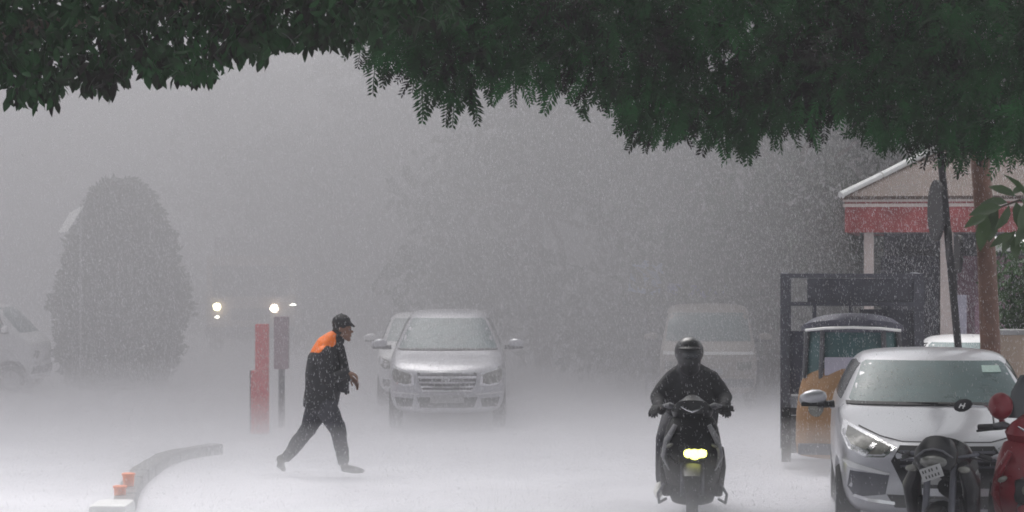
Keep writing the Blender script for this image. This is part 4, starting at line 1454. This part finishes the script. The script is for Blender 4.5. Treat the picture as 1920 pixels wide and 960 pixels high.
# --- feather-leaved tree on the red-brown trunk, its crown reaching forward over the road
def feather_tree():
    by = 22.5
    base = Vector((X(1863, by), by, gz(by)))
    t = thing('feather_leaved_tree', 'tree with feathery drooping foliage on a red-brown trunk, overhanging the upper right', 'tree', base)
    top = Vector((X(1830, by), by, Z(180, by))) - base
    mid = Vector((X(1850, by), by, Z(480, by))) - base
    bm = B()
    pts = [Vector((0, 0, -.1)), Vector((-.005, 0, .6)), mid.lerp(Vector((0, 0, .6)), .5), mid, mid.lerp(top, .5), top, top + Vector((-.15, -.1, 1.2))]
    tube(bm, pts, [.14, .115, .105, .098, .10, .095, .07], 14)
    obj('trunk', bm, M['bark_red'], t, True)
    bm = B()
    for e in ((-2.0, -2, 4.6), (-3.2, -3.5, 4.9), (-4.4, -4, 5.2), (-5.6, -5.2, 5.1), (-1.5, -4.5, 4.5), (-.2, -4.2, 4.4), (.9, -3.0, 4.3), (1.2, .5, 5.2), (-1, 1.5, 5.4), (-2.6, -5.6, 4.6), (-1, -6, 4.4)):
        branch(bm, top + Vector((0, 0, -.15)), e, .06, .014, sag=.3, n=6, jit=.08)
    obj('limb', bm, M['bark'], t, True)
    prof = [(560, 20), (640, 55), (680, 105), (700, 100), (740, 85), (775, 90), (800, 170), (830, 150), (870, 175), (900, 130), (955, 150), (1000, 150), (1035, 135), (1080, 165), (1130, 175), (1160, 200), (1200, 245),
            (1285, 250), (1330, 262), (1390, 272), (1435, 250), (1500, 240), (1540, 235), (1562, 205), (1600, 215), (1640, 250), (1690, 262), (1740, 270), (1790, 275), (1850, 285), (1920, 278), (2300, 290)]
    tmpl = [frond_template(.26, 12, .085, .017, s) for s in (0, 1, 2, 3)]
    n = 11000
    d = 15.5 + 5.5 * nrs.rand(n) ** 1.1
    px = 640 + 1620 * nrs.rand(n)
    low = interp(prof, px) + 14 * np.sin(px * .03 + d * 2.1) + 12 * np.sin(px * .085 - d * 1.3)
    u = nrs.rand(n) ** 1.15
    py = low - 42 - u * (420 + low * .5)
    keep = nrs.rand(n) < np.clip((px - 560) / 200, .35, 1)
    px, d, py = px[keep], d[keep], py[keep]
    n = len(px)
    pos = np.stack([(px - 960) / F * d, d, CAMZ - (py - 480) / F * d], 1) - np.array(base)
    dirs = np.stack([nrs.normal(-.15, .7, n), nrs.normal(0, .7, n), -.6 + nrs.normal(0, .45, n)], 1)
    ups = nrs.normal(0, .7, (n, 3)) + np.array([0, -.5, .8])
    V, T = scatter(tmpl, pos, dirs, ups, .75 + .55 * nrs.rand(n))
    stuff(link('crown', mesh_np('crown', V, T), M['frond'], t, False))
    meshes = []
    for tv, tf in tmpl:
        me = mesh_np('leaf', tv, tf)
        me.materials.append(M['frond'])
        meshes.append(me)
    def one(px, py, dd, dirv, s):
        o = bpy.data.objects.new('leaf', rnd.choice(meshes))
        C.objects.link(o)
        o.parent = t
        place(o, Vector((X(px, dd), dd, Z(py, dd))) - base, dirv, (rnd.gauss(0, .5), -1 + rnd.gauss(0, .5), .3), s)
    # the long sprays that stand out against the rain
    for (px, py, dx, dz, s) in ((738, 88, -.8, -.55, 1.0), (745, 92, -.55, -.7, .75), (768, 96, -.4, -.8, .7), (838, 118, -.36, -1, 1.45), (852, 112, -.30, -1, 1.3), (868, 130, .05, -1, 1.15), (880, 128, -.02, -1, .95),
                                (915, 105, -.3, -1, .8), (963, 110, -.05, -1, .9), (1022, 110, -.35, -1, 1.05), (1040, 120, -.3, -1, .9)):
        one(px, py, rnd.uniform(15.6, 16.4), (dx, rnd.uniform(-.2, .2), dz), s)
    for k in range(34):
        px = rnd.choice((rnd.uniform(690, 1180), rnd.uniform(1180, 1700)))
        one(px, float(interp(prof, px)) - (rnd.uniform(-4, 30) if px < 1130 else rnd.uniform(34, 75)), rnd.uniform(15.5, 17), (rnd.gauss(-.35, .35), rnd.gauss(0, .3), -1), rnd.uniform(.95, 1.35))
    for k in range(250):
        px = rnd.uniform(700, 1935)
        dd = rnd.uniform(15.6, 18.0)
        py = float(interp(prof, px)) - rnd.uniform(12, 60)
        one(px, py, dd, (rnd.gauss(-.2, .5), rnd.gauss(0, .4), -1), rnd.uniform(.65, 1.05))
feather_tree()

# --- young tree whose leafy branch enters at the right edge
def sapling():
    d = 15.2
    base = Vector((X(2010, d), d, 0))
    t = thing('young_tree', 'leafy branch with big pointed leaves reaching in at the right edge', 'tree', base)
    bm = B()
    branch(bm, (0, 0, -.05), (.03, .02, 2.9), .035, .02, n=6, jit=.015)
    obj('trunk', bm, M['bark'], t, True)
    bm = B()
    pts = [(2005, 400), (1960, 385), (1915, 375), (1880, 388), (1850, 405)]
    P3 = [Vector((X(a, d), d + .03 * i, Z(b, d))) - base for i, (a, b) in enumerate(pts)]
    tube(bm, P3, [.016, .012, .009, .007, .004], 6)
    q = [Vector((X(a, d), d - .06, Z(b, d))) - base for a, b in ((1960, 385), (1925, 410), (1900, 440))]
    tube(bm, q, [.009, .007, .004], 6)
    obj('twig', bm, M['bark'], t, True)
    mes = []
    for L, Wd, bd in ((.19, .075, .3), (.16, .062, .45), (.21, .082, .15)):
        tv, tf = leaf_template(L, Wd, bd)
        me = mesh_np('leaf', tv, tf)
        me.materials.append(M['leaf_fresh'])
        mes.append(me)
    spec = [(1915, 372, .2, -.2), (1905, 368, -.7, .35), (1898, 365, .6, .5), (1880, 388, -.9, -.1), (1872, 390, -.5, -.9), (1862, 396, -.8, -.7), (1852, 404, -.35, -1), (1850, 404, -1, -.35),
            (1868, 392, -.2, -1), (1892, 384, -.3, -1), (1905, 378, .1, -1), (1922, 378, -.1, -1), (1935, 380, .3, -1), (1925, 410, -.4, -1), (1905, 432, -.6, -.8), (1900, 440, .05, -1), (1915, 420, .5, -.9), (1940, 384, .7, .4), (1890, 380, -.9, .15), (1900, 438, -.9, -.3), (1955, 390, -.2, -1), (1930, 376, -.4, .6)]
    for px, py, dx, dz in spec:
        o = bpy.data.objects.new('leaf', rnd.choice(mes))
        C.objects.link(o)
        o.parent = t
        dd = d + rnd.uniform(-.12, .12)
        place(o, Vector((X(px, dd), dd, Z(py, dd))) - base, (dx, rnd.uniform(-.5, .3), dz), (rnd.gauss(0, .5), -1, .6), rnd.uniform(.95, 1.3))
sapling()

# --- trees and hedges of the background
def clump_crown(blobs, n, size, r):
    """leaf faces spread through lumpy masses: blobs = (centre, radii)"""
    vol = np.array([b[1][0] * b[1][1] * b[1][2] for b in blobs])
    which = r.choice(len(blobs), n, p=vol / vol.sum())
    dirn = r.normal(0, 1, (n, 3))
    dirn /= np.linalg.norm(dirn, axis=1)[:, None]
    rad = r.rand(n) ** (1 / 2.2)
    cc = np.array([b[0] for b in blobs])[which]
    rr = np.array([b[1] for b in blobs])[which]
    pos = cc + dirn * rr * rad[:, None]
    tm = [leaf_template(size, size * .45, .2, 1)]
    return scatter(tm, pos, r.normal(0, 1, (n, 3)) + np.array([0, 0, -.4]), r.normal(0, 1, (n, 3)), .7 + .6 * r.rand(n))

def far_tree(px, d, h, w_, label, seed, n=5000, size=.34, trunk=.22, group='trees dim in the rain behind the road', low=-.06, name='tree'):
    r = np.random.RandomState(seed)
    q = random.Random(seed)
    base = Vector((X(px, d), d, gz(d)))
    t = thing(name, label, 'tree', base, 0, group)
    bm = B()
    branch(bm, (0, 0, -.1), (q.uniform(-.3, .3), 0, h * .62), trunk, trunk * .5, n=6, jit=.06)
    obj('trunk', bm, M['bark'], t, True)
    blobs = []
    bm = B()
    for k in range(9):
        a = 2 * math.pi * k / 9 + q.uniform(-.3, .3)
        rr = w_ * .5 * q.uniform(.35, .8)
        c = (rr * math.cos(a), rr * math.sin(a) * .8, h * q.uniform(low + .15, .85))
        blobs.append((c, (w_ * q.uniform(.17, .28), w_ * q.uniform(.17, .26), h * q.uniform(.10, .17))))
        branch(bm, (0, 0, h * .4), c, trunk * .4, trunk * .12, n=4, jit=.08)
    blobs.append(((0, 0, h * .8), (w_ * .3, w_ * .3, h * .2)))
    obj('limb', bm, M['bark'], t, True)
    V, T = clump_crown(blobs, n, size, r)
    stuff(link('crown', mesh_np('crown', V, T), M['far_leaf'], t, False))
    return t

far_tree(1020, 47, 9.0, 8.5, 'dim tree in the middle distance above the gap between carrier and scooter', 1, 7000)
far_tree(1250, 43, 9.5, 8.0, 'dim tree rising behind the cream van', 2, 8000)
far_tree(1450, 40, 9.0, 7.0, 'dark tree to the left of the kiosk roof', 3, 8000)
far_tree(1180, 58, 12.0, 11.0, 'tall dim tree far behind the cream van', 4, 7000, .42)
far_tree(1600, 46, 10.0, 8.0, 'dark tree directly behind the kiosk', 5, 8000)
far_tree(760, 60, 9.5, 9.0, 'faint tree far behind the silver people carrier', 6, 5000, .42)
far_tree(1810, 48, 10.5, 8.0, 'dark tree behind the right end of the kiosk', 8, 7000)
far_tree(520, 70, 9.0, 10.0, 'very faint tree far behind the lorry headlights', 7, 4000, .45)

r = np.random.RandomState(21)
blobs = []
for i in range(60):
    px = 560 + i * 27
    dd = 58 + 14 * r.rand()
    k = min(1.0, .35 + (px - 560) / 700)
    for zz in (1.5, 4.0, 6.5):
        blobs.append(((X(px, dd) * 1.02, dd, zz * k + r.uniform(-.5, .8)), (1.5 + r.rand(), 1.5, (1.6 + .6 * r.rand()) * k)))
V, T = clump_crown(blobs, 26000, .55, r)
stuff(link('treeline', mesh_np('treeline', V, T), M['far_leaf'], None, False))

# clipped dome-shaped tree at the left
def clipped_tree():
    d = 43.0
    r = np.random.RandomState(5)
    base = Vector((X(226, d), d, gz(d)))
    t = thing('clipped_tree', 'dense clipped dome-shaped tree looming grey at the left', 'tree', base)
    bm = B()
    branch(bm, (0, 0, -.1), (0, 0, 2.4), .2, .1, n=5, jit=.03)
    obj('trunk', bm, M['bark'], t, True)
    n = 15000
    H = Z(336, d) - gz(d)
    u = r.rand(n) ** .8
    prof = [(0, .95), (.15, 1.28), (.35, 1.34), (.55, 1.24), (.72, 1.0), (.86, .78), (.95, .55), (1, .28)]
    rad = np.interp(u, [p[0] for p in prof], [p[1] for p in prof]) * np.sqrt(.35 + .65 * r.rand(n)) * 0.92
    a = 2 * math.pi * r.rand(n)
    rad *= 1 + .07 * np.sin(a * 5 + u * 14) + .05 * np.sin(a * 9 - u * 23)
    rad *= np.array([1 + .22 * noise.noise(Vector((math.cos(q) * 1.6, math.sin(q) * 1.6, v * 5.5))) for q, v in zip(a, u)])
    pos = np.stack([rad * np.cos(a), rad * np.sin(a), u * (H - .1)], 1)
    V, T = scatter([leaf_template(.20, .10, .2, 1)], pos, np.stack([np.cos(a), np.sin(a), .3 + 0 * a], 1) + r.normal(0, .6, (n, 3)), r.normal(0, 1, (n, 3)), .7 + .6 * r.rand(n))
    stuff(link('crown', mesh_np('crown', V, T), M['far_leaf'], t, False))
clipped_tree()

d = 40.5
t = thing('hanging_banner', 'white slanted banner peeping out beside the top of the clipped tree', 'banner', (X(122, d), d, gz(d)))
zt, zb_ = Z(384, d) - gz(d), Z(436, d) - gz(d)
bm = B()
a = [(-.14, 0, zb_), (.04, 0, zb_ + .02), (.24, 0, zt), (.16, 0, zt - .02), (-.0, 0, zb_ + .38)]
a = [(p[0], (p[2] - zb_) * 1.1, p[2]) for p in a]  # cloth tilted back so its white face catches more sky light
v0 = [bm.verts.new(p) for p in a]
v1 = [bm.verts.new((p[0], p[1] + .03, p[2])) for p in a]
bm.faces.new(v0); bm.faces.new(v1[::-1])
for i in range(5):
    bm.faces.new((v0[i], v0[(i + 1) % 5], v1[(i + 1) % 5], v1[i]))
obj('cloth', bm, M['trim_white'], t)
bm = B(); tube(bm, [(.18, .56, 0), (.18, .56, zt + .02)], .02, 8); obj('pole', bm, M['concrete'], t)

# blue sheets hanging above the van
d = 40.0
t = thing('blue_tarpaulin', 'faint blue tarpaulin stretched above the cream van', 'tarpaulin', (X(1310, d), d, gz(d)))
zc = Z(548, d) - gz(d)
bm = B()
loft(bm, [(-.55, 0, zc + .08), (-.2, 0, zc), (.25, 0, zc - .02), (.5, 0, zc + .06)], [(.5, .10), (.6, .14), (.6, .14), (.5, .10)], (0, 1, 0), 12)
obj('sheet', bm, M['blue_sheet'], t, True)
for x in (-.5, .45):
    bm = B(); tube(bm, [(x, 0, 0), (x, 0, zc)], .02, 6); obj('pole', bm, M['dark_steel'], t)
t = thing('blue_board', 'pale blue board on a post left of the cream van roof', 'sign', (X(1212, d), d, gz(d)))
zc = Z(520, d) - gz(d)
bm = B(); box(bm, (0, 0, zc), (.6, .05, .62), bev=.01, rot=Matrix.Rotation(R(10), 3, 'Y')); obj('board', bm, M['pale_blue'], t)
bm = B(); tube(bm, [(0, .05, 0), (0, .05, zc)], .03, 8); obj('post', bm, M['dark_steel'], t)

# hedge at the right edge
d = 26.6
r = np.random.RandomState(9)
blobs = [((.3 + i * .55, .12 * ((i + k) % 2), z0 + .15 * math.sin(i * 2.1 + k)), (.45, .5, .6)) for i in range(6) for k, z0 in enumerate((.7, 1.35, 2.0))]
V, T = clump_crown(blobs, 14000, .11, r)
o = link('hedge', mesh_np('hedge', V, T), M['hedge'], None, False)
o.location = (X(1868, d), d, gz(d))
tag(o, 'green leafy hedge at the right edge behind the trunk', 'hedge')

# ------------------------------------------------------------------ rain and splashes
def spindles(pos, length, width, dirv, r):
    """thin drop-shaped bodies"""
    n = len(pos)
    a = r.rand(n) * 2 * math.pi
    u = np.stack([np.cos(a), np.sin(a), 0 * a], 1)
    v = np.stack([-np.sin(a), np.cos(a), 0 * a], 1)
    w3 = width[:, None]
    dl = dirv * length[:, None]
    m = pos + dl
    V = np.stack([pos, m + u * w3, m + (-.5 * u + .866 * v) * w3, m + (-.5 * u - .866 * v) * w3], 1).reshape(-1, 3)
    f = np.array([(0, 2, 1), (0, 3, 2), (0, 1, 3), (1, 2, 3)])
    T = (f[None] + (np.arange(n) * 4)[:, None, None]).reshape(-1, 3)
    return V, T

def frustum(n, d0, d1, r, px0=-120, px1=2040, py0=-60, py1=1000):
    d = (d0 ** 3 + (d1 ** 3 - d0 ** 3) * r.rand(n)) ** (1 / 3)
    px = px0 + (px1 - px0) * r.rand(n)
    py = py0 + (py1 - py0) * r.rand(n)
    return np.stack([(px - 960) / F * d, d, CAMZ - (py - 480) / F * d], 1)

r = np.random.RandomState(3)
N_RAIN = 300000
p = frustum(N_RAIN, 15, 36, r)
gzv = np.array([gz(y) for y in p[:, 1]])
p = p[p[:, 2] > gzv + .05]
n = len(p)
dv = np.stack([.10 + .05 * r.normal(0, 1, n), 0.02 * r.normal(0, 1, n), -np.ones(n)], 1)
k = p[:, 1] / 20.0
V, T = spindles(p, k * (.006 + .030 * r.rand(n) ** 3), k * (.0010 + .0015 * r.rand(n)), dv, r)
stuff(link('rain', mesh_np('rain', V, T), M['drop'], None, False))

N_SPL = 100000
d = np.sqrt(14.0 ** 2 + (46.0 ** 2 - 14.0 ** 2) * r.rand(N_SPL))
px = -150 + 2220 * r.rand(N_SPL)
x = (px - 960) / F * d
g = np.array([gz(y) for y in d])
hgt = np.minimum(r.exponential(.06 + .10 * np.clip((d - 18) / 12, 0, 1), N_SPL), .7)
p = np.stack([x, d, g + hgt], 1)
n = N_SPL
dv = np.stack([.4 * r.normal(0, 1, n), .4 * r.normal(0, 1, n), np.abs(r.normal(.6, .5, n))], 1)
k = d / 22.0
V, T = spindles(p, k * (.008 + .016 * r.rand(n)), k * (.002 + .003 * r.rand(n)), dv, r)
stuff(link('splashes', mesh_np('splashes', V, T), M['drop'], None, False))

# ------------------------------------------------------------------ the air
bm = B()
box(bm, (0, 130, 7.5), (400, 300, 17.4))
stuff(obj('haze', bm, volume_material('rain_haze', 0.0016, (0.80, 0.80, 0.83), 0.25)))

# the heavy shower over the open road beyond the walking person; the right side is sheltered by the trees
bm = B()
plan = [(-60, 24.2), (1.6, 24.2), (12.2, 50), (30, 100), (-60, 100)]
lo = [bm.verts.new((x, y, -1.0)) for x, y in plan]
hi = [bm.verts.new((x, y, 9.0)) for x, y in plan]
bm.faces.new(lo[::-1]); bm.faces.new(hi)
for i in range(len(plan)):
    j = (i + 1) % len(plan)
    bm.faces.new((lo[i], lo[j], hi[j], hi[i]))
stuff(obj('haze', bm, volume_material('shower', 0.078, (0.56, 0.555, 0.568), 0.25)))

# spray thrown up from the flooded road: two shallow layers that follow the ground
def spray(h, dens):
    bm = B()
    ysp = [13.0] + [20 + i for i in range(13)] + [70]
    rows = [[bm.verts.new((x, y, z)) for x, z in ((-45, -.9), (45, -.9), (45, gz(y) + h), (-45, gz(y) + h))] for y in ysp]
    for a, b in zip(rows, rows[1:]):
        for k in range(4):
            bm.faces.new((a[k], a[(k + 1) % 4], b[(k + 1) % 4], b[k]))
    bm.faces.new(rows[0][::-1]); bm.faces.new(rows[-1])
    stuff(obj('haze', bm, volume_material('spray', dens, (0.97, 0.97, 0.985), 0.1)))
spray(.24, .14)
spray(.60, .075)
